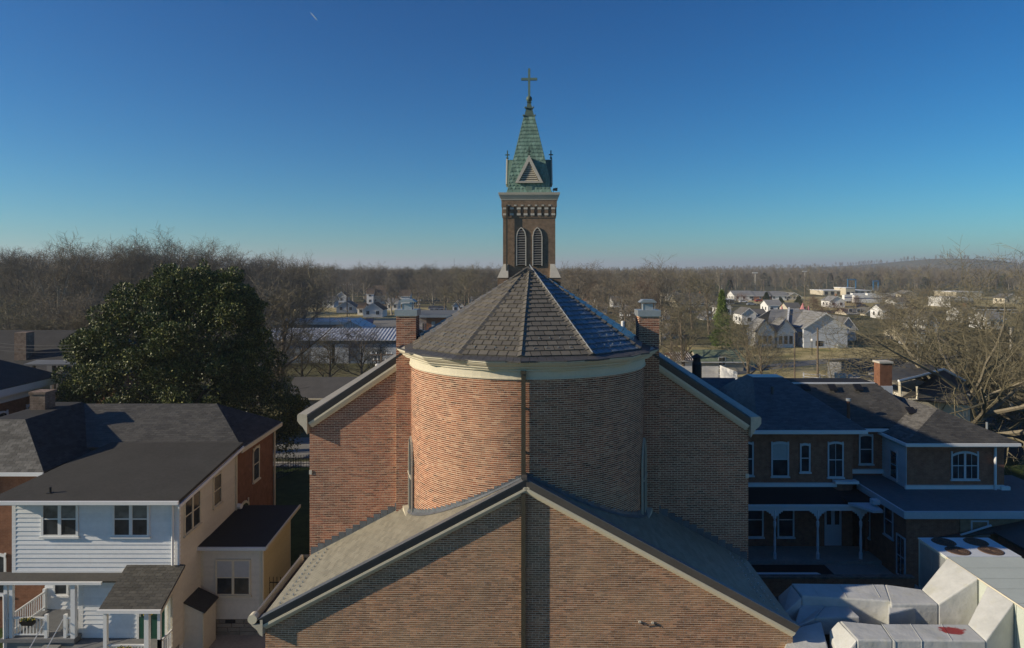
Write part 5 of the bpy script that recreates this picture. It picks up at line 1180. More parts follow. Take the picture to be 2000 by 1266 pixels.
# conifers and leafy bushes
def conifer(name, label, px, D, top, rad, mat, dens=1.0, seed=0, cat='tree'):
    o = thing(name, label, cat, (PX(px, D), D, 0), local=True); rg = np.random.default_rng(seed); n = int(9000 * dens)
    t_ = rg.uniform(.06, 1, n); a = rg.uniform(0, 6.283, n); lobe = .68 + .32 * np.sin(a * 3 + t_ * 23) * np.cos(t_ * 41 + a)
    r = rad * (1 - t_) ** .75 * lobe * rg.uniform(.55, 1.05, n); P = np.stack([r * np.cos(a), r * np.sin(a), top * t_ - .15 * r], 1)
    N_ = np.stack([np.cos(a), np.sin(a), np.full(n, .15)], 1)
    v, f = leaves(P, N_, .4, .05); np_mesh('crown', v, f, mat, o); MB().tube([(0, 0, 0), (0, 0, top * .95)], [.16, .03], 6).build('trunk', 'bark_brown', o)
conifer('pine_tree', 'slender bright green conifer beside the dark bare trees right of the chimney', 1410, 143, PZ(568, 143), 3.2, 'leaf_conifer', 1.3, 1)
conifer('pine_tree', 'small dark conifer among the far ranch houses', 1497, 330, PZ(571, 330), 3.8, 'leaf_conifer_dark', .7, 2)
conifer('pine_tree', 'second small dark conifer right of the first among the ranch houses', 1525, 320, PZ(582, 320), 3.2, 'leaf_conifer_dark', .6, 3)
conifer('pine_tree', 'dark conifer near the big yellow field at the right', 1560, 300, PZ(578, 300), 3.6, 'leaf_conifer_dark', .6, 4)
def bush(name, label, px, D, rx, h, mat, n=3000, seed=0, group=None):
    o = thing(name, label, 'bush', (PX(px, D), D, 0), group, local=True); rg = np.random.default_rng(seed); v = rg.normal(size=(n, 3)); v /= np.linalg.norm(v, axis=1)[:, None]
    k = (v[:, 2] > -.3); v = v[k]; r = (rg.uniform(.5, 1.05, len(v)) * (.8 + .25 * np.sin(v[:, 0] * 7 + seed) * np.cos(v[:, 1] * 6)))[:, None]
    P = v * r * np.array([rx, rx, h * .62]) + np.array([0, 0, h * .4]); vv, f = leaves(P, v, .25, .05); np_mesh('foliage', vv, f, mat, o)
    MB().tube([(0, 0, 0), (0, 0, h * .5)], [.06, .02], 5).build('stem', 'bark_brown', o)
bush('round_bush', 'yellow-green round bush above the brick building left of the fan roof', 879, 205, 3.2, 4.5, 'leaf_brush', 4000, 1)
bush('rust_bush', 'rust brown bushes behind the grey duplex house', 1625, 228, 6.5, 7, 'leaf_rust', 6000, 2, 'rust bushes')
bush('rust_bush', 'rust brown bush left end of the ranch houses', 1448, 330, 4.5, 6, 'leaf_rust', 3000, 3, 'rust bushes')
for i, (px, D, r_, h) in enumerate(((600, 78, 2.2, 2.2), (640, 80, 2.8, 2.8), (700, 79, 2.2, 2.4), (745, 80, 2.4, 3), (560, 80, 2.6, 2.6), (1300, 96, 2, 2.2), (1275, 92, 2, 2), (1850, 90, 3, 3), (1930, 84, 3.5, 3), (1790, 84, 2.5, 2.2), (1990, 70, 3, 2.6), (1900, 66, 2.4, 1.8))):
    bush('scrub_bush', 'olive scrub bush ' + ['before the left end of the blue metal wall', 'before the second door of the blue metal wall', 'before the third door of the blue metal wall', 'at the transformer pole', 'right under the evergreen skirt', 'just right of the right chimney foot', 'left of the rusty roofed shed', 'left below the oak limbs', 'at the oak roots, right side', 'beside the grey hip house roof', 'at the right picture edge', 'in front of the oak trunk'][i], px, D, r_, h, 'leaf_brush', 2200, 10 + i, 'scrub bushes')

# far woods that read as one mass: cheap trees scattered by geometry nodes over the plain and hills
def scatter(name, pts, protos, smin, smax):
    me = bpy.data.meshes.new(name); me.from_pydata(pts, [], []); o = bpy.data.objects.new(name, me); COL.objects.link(o); o['kind'] = 'stuff'
    src = bpy.data.collections.new(name + '_source')
    for tr_, mt in protos:
        m_ = bpy.data.meshes.new('far_tree'); m_.from_pydata(tr_.v, [], tr_.f); m_.materials.append(M[mt]); src.objects.link(bpy.data.objects.new('far_tree', m_))
    ng = bpy.data.node_groups.new(name, 'GeometryNodeTree'); ng.interface.new_socket('Geometry', in_out='INPUT', socket_type='NodeSocketGeometry'); ng.interface.new_socket('Geometry', in_out='OUTPUT', socket_type='NodeSocketGeometry')
    N_ = ng.nodes; L_ = ng.links; gi = N_.new('NodeGroupInput'); go = N_.new('NodeGroupOutput'); ip = N_.new('GeometryNodeInstanceOnPoints'); ci = N_.new('GeometryNodeCollectionInfo')
    ci.inputs['Collection'].default_value = src; ci.inputs['Separate Children'].default_value = True; ci.inputs['Reset Children'].default_value = True
    ip.inputs['Pick Instance'].default_value = True
    rz = N_.new('FunctionNodeRandomValue'); rz.data_type = 'FLOAT_VECTOR'; rz.inputs[0].default_value = (0, 0, 0); rz.inputs[1].default_value = (0, 0, 6.28)
    rs = N_.new('FunctionNodeRandomValue'); rs.data_type = 'FLOAT'; rs.inputs[2].default_value = smin; rs.inputs[3].default_value = smax; rs.inputs['Seed'].default_value = 5
    L_.new(gi.outputs[0], ip.inputs['Points']); L_.new(ci.outputs[0], ip.inputs['Instance']); L_.new(rz.outputs[0], ip.inputs['Rotation']); L_.new(rs.outputs[1], ip.inputs['Scale']); L_.new(ip.outputs[0], go.inputs[0])
    md = o.modifiers.new('scatter', 'NODES'); md.node_group = ng; return o
FT = []
for sd, mt in ((31, 'twig_brown'), (32, 'twig_grey'), (33, 'twig_brown'), (34, 'twig_olive')):
    a, b = grow_tree(sd, 15, 6.4, .36, 10, 3, (5, 5), up=.5, twig=.06, sides=(4, 3, 3, 3)); k = MB(); k.add(a.v, a.f); k.add(b.v, b.f); FT.append((k, mt))
cd = MB()
for i in range(420):
    t_ = random.uniform(.08, 1); a = random.random() * 6.28; r_ = 3.4 * (1 - t_) ** .8; c_ = Vector((r_ * math.cos(a), r_ * math.sin(a), 12 * t_)); d = Vector((math.cos(a), math.sin(a), -.2)) * 1.3; s_ = Vector((-math.sin(a), math.cos(a), 0)) * .5
    cd.poly([c_ - s_, c_ + d * .6 - s_ * .3 + Z3 * .2, c_ + d, c_ + s_])
FT2 = FT + [(cd, 'leaf_conifer_dark')]
pts = []
for i in range(9000):
    D = 430 + 2900 * random.random() ** 1.3; px = random.uniform(-120, 2120); x = PX(px, D)
    if 1430 < px < 2010 and D < 560: continue
    pts.append((x, D, hill_z(x, D) if D > 500 else 0))
scatter('far_woods', pts, FT2, .75, 1.15)
#PART5

# ------------------------------------------------------------------ houses, sheds, fences and poles in the distance
def far_house(name, label, px0, px1, base, eave, peak, wall, roofm, depth=8, gable_front=False, D=None, wins=3, cat='house', group=None, chim=False, trim='far_white', porch=False, garage=False):
    """px0..px1 front width, base/eave/peak rows of the photograph; gable_front: the gable faces the camera"""
    D = D or GD(base); x0, x1 = PX(px0, D), PX(px1, D); ze = PZ(eave, D); zp = PZ(peak, D if gable_front else D + depth / 2)
    o = thing(name, label, cat, ((x0 + x1) / 2, D, 0), group); xm = (x0 + x1) / 2; oh = .35
    if gable_front:
        MB().prism([(x0, D, 0), (x1, D, 0), (x1, D, ze), (xm, D, zp), (x0, D, ze)], (0, depth, 0)).build('wall', wall, o)
        for sg in (-1, 1):
            xe = x0 - oh if sg < 0 else x1 + oh; k = (zp - ze) / (xm - x0)
            MB().slab([(xe, D - oh, ze - oh * k + .1), (xm, D - oh, zp + .1), (xm, D + depth + oh, zp + .1), (xe, D + depth + oh, ze - oh * k + .1)], .12).build('roof', roofm, o)
            MB().prism([(xe, D - oh - .04, ze - oh * k + .12), (xm, D - oh - .04, zp + .14), (xm, D - oh - .04, zp - .16), (xe, D - oh - .04, ze - oh * k - .16)], (0, .03, 0)).build('barge_board', trim, o)
    else:
        k = (zp - ze) / (depth / 2)
        MB().box(x0, x1, D, D + depth, 0, ze).build('wall', wall, o)
        for xx in (x0, x1): MB().prism([(xx, D, ze), (xx, D + depth, ze), (xx, D + depth / 2, zp)], (.05 if xx == x0 else -.05, 0, 0)).build('gable', wall, o)
        MB().slab([(x0 - oh, D - oh, ze - oh * k + .1), (x1 + oh, D - oh, ze - oh * k + .1), (x1 + oh, D + depth / 2, zp + .1), (x0 - oh, D + depth / 2, zp + .1)], .12).build('roof', roofm, o)
        MB().slab([(x0 - oh, D + depth + oh, ze - oh * k + .1), (x1 + oh, D + depth + oh, ze - oh * k + .1), (x1 + oh, D + depth / 2, zp + .1), (x0 - oh, D + depth / 2, zp + .1)], .12).build('roof', roofm, o)
        MB().box(x0 - oh, x1 + oh, D - oh - .05, D - oh - .01, ze - oh * k - .08, ze - oh * k + .1).build('eave_board', trim, o)
    w = x1 - x0
    for i in range(wins):
        xc = x0 + w * (i + .5) / wins
        for z0 in ((.9, 3.6) if ze > 4.6 else (.9,)):
            fr = MB().box(xc - .6, xc + .6, D - .06, D - .003, z0, z0 + 1.4).build('window', trim, o)
            MB().box(xc - .5, xc - .03, D - .075, D - .062, z0 + .1, z0 + 1.3).box(xc + .03, xc + .5, D - .075, D - .062, z0 + .1, z0 + 1.3).build('pane', 'glass', fr)
    for zz in ([1.0, 3.7] if ze > 4.6 else [1.0]):
        for t_ in (.3, .7):
            MB().box(x0 - .05, x0 - .003, D + depth * t_ - .5, D + depth * t_ + .5, zz, zz + 1.2).build('window', 'glass', o)
    if chim: MB().box(xm + w * .15, xm + w * .15 + .7, D + depth / 2 - .4, D + depth / 2 + .3, ze, zp + 1.0).build('chimney', 'brick_orange', o)
    if porch:
        MB().slab([(x0, D - 2, 2.3), (x0 + w * .5, D - 2, 2.3), (x0 + w * .5, D, 2.8), (x0, D, 2.8)], .1).build('porch_roof', roofm, o)
        for t_ in (0.03, .25, .47): MB().box(x0 + w * t_ - .06, x0 + w * t_ + .06, D - 1.95, D - 1.83, 0, 2.2).build('porch_post', trim, o)
    if garage: MB().box(x0 + w * .6, x0 + w * .9, D - .05, D - .003, 0, 2.2).build('garage_door', trim, o)
    return o
far_house('white_house', 'small white gabled house beside the lot, left of the left chimney', 709, 747, 620, 605, 592, 'far_white', 'shingle_far_brown', 9, True, wins=2)
far_house('white_house', 'low white wing with dark brown roof left of the small gabled house', 698, 711, 616, 603, 593, 'far_white', 'shingle_far_brown', 8, False, wins=1)
far_house('grey_house', 'pale grey house with white gable behind the parked cars', 657, 694, 611, 600, 589, 'far_bluegrey', 'shingle_far', 8, True, wins=2)
far_house('white_house', 'tall narrow white house among the bare trees above the small gabled house', 716, 729, 592, 574, 563, 'far_white', 'shingle_far_brown', 8, False, D=330, wins=1)
far_house('brown_roofed_house', 'house with a brown roof in the trees right of the narrow white house', 727, 752, 592, 577, 558, 'far_beige', 'shingle_far_brown', 10, False, D=332, wins=2)
far_house('white_house', 'white house with upstairs balcony in the trees above the left chimney', 779, 800, 592, 578, 566, 'far_white', 'shingle_far_brown', 8, False, D=330, wins=2)
far_house('white_cottage', 'tiny pale cottage at the wood edge left of the yard pole', 657, 676, 588, 578, 570, 'far_bluegrey', 'shingle_far', 8, True, D=345, wins=1)
far_house('white_cottage', 'white cottage row end left of the round yellow-green bush', 838, 868, 612, 603, 598, 'far_white', 'shingle_far', 7, False, D=250, wins=3)
for i, (a, b, D, w, r) in enumerate(MORE):
    gf = i % 3 == 0; base = 527 + H * F / D; hh = 3.0 * F / D; pp = (4.9 if gf else 5.0) * F / D
    far_house('small_house', 'small %s house, %s roof, %s' % ('white' if w == 'far_white' else 'beige', {'shingle_far_brown': 'brown', 'shingle_far_light': 'light grey', 'shingle_far': 'dark grey'}[r], next(t_ for x0_, x1_, t_ in LAND if x0_ <= a < x1_) + (', gabled' if gf else '')), a, b, base, base - hh, base - pp, w, r, 8, gf, D=D, wins=2, chim=i % 4 == 1, group='small houses scattered among the far trees')
# flat roofed brick building
bb = thing('flat_roofed_brick_building', 'low brick building with flat grey canopy roof left of the fan roof', 'building', (PX(845, 178), 178, 0))
x0, x1, x2 = PX(811, 178), PX(833, 178), PX(895, 178); zt = PZ(618, 178)
MB().box(x1, x2, 178, 196, 0, zt).build('wall', 'brick_orange', bb); MB().box(x0, x1, 181, 196, 0, zt).build('wall', 'far_white', bb)
MB().box(x0 - 1, x2 + 1, 175, 197, zt, zt + .5).build('flat_roof', 'membrane_blue', bb); MB().box(x0 - 1.02, x2 + 1.02, 174.9, 175, zt - .1, zt + .55).build('fascia', 'metal_galv', bb)
MB().box(PX(843, 178), PX(850, 178), 177.9, 177.99, 0, 3.1).build('shutter_door', 'rect_siding', bb)
for px in (822, 828): MB().box(PX(px, 178), PX(px, 178) + .5, 180.9, 180.99, 0, 2.4).build('door', 'membrane_blue', bb)
# ribbed metal roofed building and the one behind
mb = thing('metal_roofed_building', 'long low building with ribbed pale metal roof and blue wall left of the church', 'building', (PX(610, 121), 121, 0))
a0, a1 = PX(455, 121), PX(800, 121); z1, z2 = PZ(664, 121), PZ(643, 127)
MB().box(a0, a1, 121, 139, 0, z1 - .1).build('wall', 'blue_wall', mb); MB().slab([(a0 - .5, 120.3, z1), (a1 + .5, 120.3, z1), (a1 + .5, 128.5, z2), (a0 - .5, 128.5, z2)], .1).build('metal_roof', 'rib_metal', mb)
MB().slab([(a0 - .5, 139.5, z1), (a1 + .5, 139.5, z1), (a1 + .5, 128.5, z2), (a0 - .5, 128.5, z2)], .1).build('metal_roof', 'rib_metal', mb)
x = a0 - .4
while x < a1 + .5:
    MB().prism([(x, 120.28, z1 + .005), (x + .16, 120.28, z1 + .005), (x + .16, 128.5, z2 + .005), (x, 128.5, z2 + .005)], (0, 0, .12)).build('roof_rib', 'rib_metal', mb); x += .62
for px, w in ((608, 4.2), (648, 3.0), (704, 3.4), (745, 3)): MB().box(PX(px, 121), PX(px, 121) + w, 120.93, 120.99, 0, 3.4).build('roll_door', 'far_bluegrey', mb)
ms = thing('metal_shed', 'pale gabled metal shed just behind the ribbed metal roof', 'shed', (PX(684, 150), 150, 0))
xa, xb, xm = PX(652, 150), PX(716, 150), PX(684, 150); zw, zp = PZ(644, 150), PZ(627, 150)
MB().prism([(xa, 150, 0), (xb, 150, 0), (xb, 150, zw), (xm, 150, zp), (xa, 150, zw)], (0, 10, 0)).build('wall', 'rib_metal', ms)
for e in (xa - .3, xb + .3): MB().slab([(e, 149.5, zw), (xm, 149.5, zp + .1), (xm, 160, zp + .1), (e, 160, zw)], .08).build('roof', 'rib_metal', ms)
for i in range(14): MB().box(xa + (xb - xa) * (i + .5) / 14 - .05, xa + (xb - xa) * (i + .5) / 14 + .05, 149.93, 149.99, 0, zw + (zp - zw) * (1 - abs((i + .5) / 7 - 1))).build('wall_rib', 'metal_galv', ms)
fw = thing('flat_white_building', 'long low building with flat white roof edge behind the metal shed', 'building', (PX(620, 168), 168, 0))
MB().box(PX(520, 168), PX(683, 168), 168, 180, 0, PZ(634, 168)).build('wall', 'blue_wall', fw); MB().box(PX(518, 168), PX(685, 168), 167.5, 180.5, PZ(634, 168), PZ(628, 168)).build('roof_edge', 'far_white', fw)
gr_ = far_house('grey_roofed_house', 'low house with broad grey roof crossed by tree shadows behind the nave gable', 560, 742, 802, 776, 738, 'far_beige', 'shingle_dark', 7.5, False, D=71.6, wins=4, trim='cream_trim')
# right side houses
dx = thing('grey_duplex_house', 'two storey pale blue-grey duplex with stepped grey roofs and two gabled porches', 'house', (PX(1600, 145), 145, 0))
def G(px, py, D): return Vector((PX(px, D), D, PZ(py, D)))
D = 145; xr0, xr1 = PX(1570, D), PX(1655, D); ze, zp = PZ(640, D), PZ(612, D); xm = (xr0 + xr1) / 2
MB().prism([(xr0, D, 0), (xr1, D, 0), (xr1, D, ze), (xm, D, zp), (xr0, D, ze)], (0, 12, 0)).build('wall', 'far_bluegrey', dx)
for e in (xr0 - .4, xr1 + .4): MB().slab([(e, D - .4, ze - .15), (xm, D - .4, zp + .15), (xm, D + 12.4, zp + .15), (e, D + 12.4, ze - .15)], .15).build('roof', 'shingle_far_light', dx)
xl0 = PX(1500, D + 6)
MB().box(xl0, xr0, D + 6, D + 16, 0, ze).build('wall', 'far_white', dx); zr_ = PZ(604, D + 11)
MB().slab([(xl0 - .4, D + 5.6, ze), (xr0 + 2, D + 5.6, ze), (xr0 + 5, D + 11, zr_), (xl0 + 2.5, D + 11, zr_)], .15).build('roof', 'shingle_far_light', dx)
MB().slab([(xl0 - .4, D + 16.4, ze), (xr0 + 2, D + 16.4, ze), (xr0 + 5, D + 11, zr_), (xl0 + 2.5, D + 11, zr_)], .15).build('roof', 'shingle_far_light', dx)
for xs_ in (PX(1535, D + 6),): MB().prism([(xs_, D + 5.6, ze), (xs_ + .35, D + 5.6, ze), (xs_ + 2.9, D + 11, zr_), (xs_ + 2.5, D + 11, zr_)], (0, 0, .45)).build('fire_wall', 'far_white', dx)
MB().prism([(xr0 - .4, D - .45, ze - .15), (xm, D - .45, zp + .15), (xr1 + .4, D - .45, ze - .15), (xr1 + .4, D - .45, ze - .45), (xm, D - .45, zp - .15), (xr0 - .4, D - .45, ze - .45)], (0, .04, 0)).build('barge_board', 'far_white', dx)
for px in (1487, 1527):
    x = PX(px, D + 3); MB().prism([(x - 1.9, D + .5, 0), (x + 1.9, D + .5, 0), (x + 1.9, D + .5, 3.4), (x, D + .5, 5.8), (x - 1.9, D + .5, 3.4)], (0, 6, 0)).build('porch_wing', 'far_white', dx)
    for e in (x - 2.2, x + 2.2): MB().slab([(e, D + .2, 3.3), (x, D + .2, 6.0), (x, D + 6.4, 6.0), (e, D + 6.4, 3.3)], .12).build('roof', 'shingle_far_light', dx)
    for q in (-1.2, -.1, 1.0): MB().box(x + q - .4, x + q + .3, D + .42, D + .49, .8, 2.5).build('window', 'glass', dx)
for px, py in ((1597, 668), (1603, 668), (1563, 650)): x = PX(px, D); MB().box(x - .45, x + .45, D - .06, D - .003, PZ(py + 8, D), PZ(py - 2, D)).build('window', 'glass', dx)
MB().box(PX(1632, D), PX(1645, D), D - 1.2, D - .4, 0, .9).build('air_unit', 'metal_galv', dx)
far_house('white_house', 'white sided house with dark roof and bright gable left of the duplex', 1450, 1500, 631, 618, 604, 'far_white', 'shingle_far', 9, False, D=212, wins=3, porch=True)
far_house('white_gable', 'bright white gable end above the yard left of the duplex', 1449, 1477, 631, 613, 602, 'far_white', 'shingle_far', 7, True, D=206, wins=1, cat='house')
far_house('white_house', 'white gabled house peeking out left of the green conifer', 1374, 1398, 632, 622, 609, 'far_white', 'shingle_far', 8, True, D=225, wins=1)
far_house('dark_roofed_house', 'dark roofed house with white rake boards in the trees beside the right chimney', 1299, 1334, 680, 658, 636, 'far_beige', 'shingle_far', 8, True, D=165, wins=1)
far_house('big_roofed_house', 'house with a large dark hip roof behind the wide bare tree', 1322, 1402, 603, 592, 573, 'far_beige', 'shingle_far', 14, False, D=300, wins=4, chim=True)
far_house('pink_white_house', 'pale house among the trees right of the tower', 1164, 1180, 592, 578, 566, 'far_white', 'shingle_far_brown', 8, True, D=345, wins=1)
far_house('white_house', 'small white building low in the thicket over the blue roof face', 1168, 1186, 612, 600, 594, 'far_white', 'shingle_far', 6, False, D=262, wins=1)
far_house('white_shed', 'little white gabled shed just right of the right chimney cap', 1296, 1308, 625, 618, 611, 'far_white', 'shingle_far_light', 5, True, D=228, wins=0)
for i, (a, b, e, p, gf, lb) in enumerate(((1434, 1472, 577, 568, False, 'first ranch house from the left in the far row'), (1462, 1508, 578, 569, False, 'second ranch house of the far row with brick front'), (1506, 1540, 578, 569, False, 'third ranch house of the far row'), (1536, 1566, 580, 572, True, 'cream gabled ranch house at the right end of the far row'))):
    far_house('ranch_house', lb, a, b, 587, e, p, ('far_white', 'brick_orange', 'far_white', 'far_beige')[i], 'shingle_far_light', 12, gf, wins=3, group='ranch houses of the far row', garage=i % 2 == 0)
far_house('cream_house', 'low cream house with white trim right of the rust bushes', 1653, 1716, 620, 612, 603, 'far_beige', 'shingle_far', 9, False, D=250, wins=4)
far_house('cream_gable', 'cream gable wing of the low house right of the rust bushes', 1690, 1718, 620, 612, 602, 'far_beige', 'shingle_far', 9, True, D=246, wins=1)
far_house('white_gabled_house', 'white gabled house seen through the branches of the huge oak', 1806, 1832, 650, 632, 610, 'far_white', 'shingle_far', 10, True, D=180, wins=1)
far_house('white_long_house', 'long white house wing behind the oak limbs', 1832, 1872, 650, 635, 627, 'far_white', 'shingle_far', 8, False, D=182, wins=4)
far_house('carport_house', 'grey carport and house in the trees left of the oak trunk', 1762, 1812, 668, 650, 641, 'far_beige', 'shingle_far', 8, False, D=158, wins=2, garage=True)
far_house('white_gable_house', 'small gabled house right of the duplex with white rake boards', 1640, 1672, 680, 641, 620, 'far_bluegrey', 'shingle_far', 12, True, D=160, wins=0)
def shop(name, label, px0, px1, D, top, mat, depth=14, band=None, wins=0):
    o = thing(name, label, 'building', (PX((px0 + px1) / 2, D), D, 0)); z = PZ(top, D)
    MB().box(PX(px0, D), PX(px1, D), D, D + depth, 0, z).build('wall', mat, o); MB().box(PX(px0, D) - .2, PX(px1, D) + .2, D - .2, D + depth + .2, z, z + .35).build('parapet', 'far_white', o)
    if band: MB().box(PX(px0, D) - .02, PX(px1, D) + .02, D - .05, D - .003, z * .5, z * .78).build('sign_band', band, o)
    for i in range(wins): x = PX(px0 + (px1 - px0) * (i + .5) / wins, D); MB().box(x - 1, x + 1, D - .06, D - .003, .3, 2.4).build('window', 'glass', o)
    return o
shop('beige_store', 'long flat beige store far behind the trailers', 1608, 1702, 445, 568, 'far_beige', 20, wins=8)
shop('beige_store', 'taller flat beige store block between the blue rides', 1652, 1670, 438, 563, 'far_beige', 16, wins=2)
shop('white_warehouse', 'white warehouse with dark band through the oak crown', 1856, 1902, 300, 583, 'far_white', 16, 'membrane_blue', 5)
shop('beige_warehouse', 'long beige flat warehouse beyond the white one', 1868, 1918, 380, 571, 'far_beige', 20)
shop('low_white_store', 'low white store strip at the far right behind branches', 1905, 1985, 262, 606, 'far_white', 14, None, 8)
shop('pale_low_building', 'pale low flat building right of the big dark hip roof', 1405, 1434, 330, 586, 'far_white', 12, None, 3)
# hip roofed grey houses behind the rectory
gh = thing('grey_hip_house', 'grey hip roofed house with white gutters just behind the rectory chimney', 'house', (PX(1790, 58), 58, 0))
e0, e1 = PX(1672, 56), PX(1905, 60)
MB().box(PX(1762, 57), PX(1895, 57), 57, 69, 0, 6.2).build('wall', 'cream_siding', gh)
A_ = [G(1738, 752, 55.5), G(1843, 721, 58), G(1884, 741, 57.6)]
roof(gh, [G(1680, 738, 60), (PX(1757, 55.5), 55.5, PZ(744, 55.5)), G(1843, 722, 60), G(1775, 700, 67), G(1700, 703, 68)][0:1] + [(PX(1757, 55.5), 55.5, PZ(744, 55.5)), (PX(1843, 59), 59, PZ(722, 59)), (PX(1790, 68), 68, PZ(702, 68))], 'shingle_dark', .15, name='roof')
roof(gh, [(PX(1757, 55.5), 55.5, PZ(778, 55.5)), (PX(1900, 55.5), 55.5, PZ(790, 55.5)), (PX(1884, 60), 60, PZ(745, 60)), (PX(1843, 61), 61, PZ(722, 61))], 'shingle_dark', .15, name='roof')
MB().tube([(PX(1755, 55.4), 55.4, PZ(744, 55.4)), (PX(1800, 57), 57, PZ(733, 57)), (PX(1843, 58.9), 58.9, PZ(721, 58.9)), (PX(1885, 59.8), 59.8, PZ(744, 59.8))], .10, 5).build('gutter', 'white_paint', gh)
MB().tube([(PX(1757, 55.3), 55.3, PZ(746, 55.3)), (PX(1758, 55.3), 55.3, PZ(775, 55.3))], .12, 5).tube([(PX(1791, 55.3), 55.3, PZ(755, 55.3)), (PX(1791, 55.3), 55.3, PZ(780, 55.3)), (PX(1774, 55.3), 55.3, PZ(781, 55.3))], .1, 5).build('downspout', 'cream_trim', gh)
g2 = far_house('dark_shingle_house', 'low dark shingled house half hidden by the oak, right of the rectory chimney', 1700, 1800, 790, 728, 704, 'deck_grey', 'shingle_dark', 9, False, D=66, wins=0)
# yard with sheds and white board fence
s1 = far_house('rusty_shed', 'small pale shed with rusty red ribbed roof left of the green roofed shed', 1316, 1352, 716, 704, 690, 'far_white', 'rust_red', 7, False, D=112, wins=0, cat='shed')
for i in range(9): x = PX(1316, 112) + i * .38; MB().prism([(x, 111.6, PZ(704, 112) + .1), (x + .08, 111.6, PZ(704, 112) + .1), (x + .08, 115.5, PZ(690, 115.5) + .2), (x, 115.5, PZ(690, 115.5) + .2)], (0, 0, .05)).build('roof_rib', 'far_white', s1)
far_house('green_roofed_shed', 'wide shed with a mossy green roof behind the white fence', 1368, 1452, 726, 706, 684, 'far_beige', 'shingle_green', 8, False, D=112, wins=1, cat='shed')
fn = thing('white_board_fence', 'tall white board fence in the yard behind the rectory roof', 'fence', (PX(1390, 104), 104, 0))
def fence_run(a, b, h, post_every=2.4):
    a, b = Vector((*a, 0)), Vector((*b, 0)); d = b - a; L = d.length; d.normalize(); s = d.cross(Z3); n = int(L / .2)
    for i in range(n): MB().obox(a, d, s, Z3, i * .2 + .01, i * .2 + .175, -.012, .012, .05, h + (0.03 if i % 2 else 0)).build('board', 'far_white', fn)
    MB().obox(a, d, s, Z3, 0, L, -.05, -.013, .4, .5).obox(a, d, s, Z3, 0, L, -.05, -.013, h - .4, h - .3).build('rail', 'far_white', fn)
fence_run((PX(1330, 105), 105), (PX(1406, 105), 105), 1.75); fence_run((PX(1406, 105), 105), (PX(1440, 98), 98), 1.9); fence_run((PX(1338, 96), 96), (PX(1470, 93), 93), 1.2)
for i in range(9):
    x = PX(1552, 106) + i * 1.6; y = 106 - i * 1.25
sf = thing('split_rail_fence', 'low pale rail fence along the yellow field path', 'fence', (45, 100, 0))
for i in range(10):
    x, y = 44 + i * 1.8, 103 - i * 1.4; MB().box(x - .07, x + .07, y - .07, y + .07, 0, 1.1).build('post', 'far_white', sf)
    if i < 9:
        for z in (.5, .9): MB().tube([(x, y, z), (x + 1.8, y - 1.4, z)], .04, 4).build('rail', 'far_white', sf)
# poles, lamps and wires
def pole(label, px, D, top, r=.13, arms=(), mat='pole_wood', name='utility_pole', cat='utility pole', can=False, base=0):
    x = PX(px, D); z = PZ(top, D); o = thing(name, label, cat, (x, D, base)); MB().tube([(x, D, base), (x, D, z)], [r, r * .7], 7).build('mast', mat, o)
    for dz, w in arms:
        MB().box(x - w, x + w, D - .07, D + .07, z - dz - .12, z - dz).build('cross_arm', mat, o)
        for q in (-.9, -.45, .45, .9): MB().lathe((x + q * w, D, z - dz), [(.05, 0), (.07, .1), (.03, .22)], 6).build('insulator', 'far_white', o)
    if can: MB().lathe((x - .4, D - .25, z - 2.2), [(.001, 0), (.24, .02), (.26, .1), (.26, .9), (.2, 1.02), (.001, 1.05)], 12).build('transformer', 'far_white', o)
    return Vector((x, D, z))
def wire(label, a, b, sag=.6, r=.012, n=10):
    o = thing('overhead_wire', label, 'wire', a)
    MB().tube([Vector(a).lerp(Vector(b), i / n) - Z3 * (sag * 4 * (i / n) * (1 - i / n)) for i in range(n + 1)], r, 4).build('cable', 'wire', o)
pA = pole('wooden pole standing before the small white gabled house', 678, 238, 553, .2, ((.6, 1.3),))
pB = pole('tall pale pole right behind the left chimney cap', 812, 150, 583, .13, ((.5, 1.1), (1.4, 1.0)))
pC = pole('pole with white transformer and crossarms above the nave eave', 745, 78, 690, .13, ((.1, 1.3), (.8, 1.0)), can=True)
pD = pole('bare wooden pole in the yellow field, left of the pair', 1552, 104, 650, .12)
pE = pole('thicker wooden pole in the yellow field, right of the pair', 1597, 106, 640, .17)
pF = pole('pale pole under the oak limbs, left of its trunk', 1793, 86, 620, .16, ((.6, .8),), mat='stone_white')
pG = pole('pale pole near the right picture edge', 1975, 82, 640, .2, (), mat='stone_white')
pH = pole('crossarm pole beside the far ranch houses', 1572, 330, 556, .22, ((.5, 1.6),))
pI = pole('thin pole in the far wood right of the street lamps', 1492, 400, 545, .22, ((.5, 1.6),))
pJ = pole('grey pole in the trees just right of the right chimney', 1337, 138, 597, .14, ((.8, 1.0),), can=True)
pK = pole('pole with small white transformer between tower and right chimney', 1221, 105, 612, .12, ((.4, .8),), can=True)
for px, D, top, lb in ((1475, 520, 533, 'tall twin-headed lot lamp over the ranch houses'), (1410, 560, 535, 'tall lot lamp above the green conifer'), (1572, 620, 530, 'third far lot lamp behind the ranch houses')):
    x = PX(px, D); z = PZ(top, D); o = thing('lot_lamp', lb, 'street lamp', (x, D, 0), 'tall lot lamps'); MB().tube([(x, D, 0), (x, D, z)], [.35, .22], 6).build('mast', 'stone_white', o); MB().box(x - 2, x + 2, D - .4, D + .4, z - .3, z + .3).build('lamp_head', 'far_white', o)
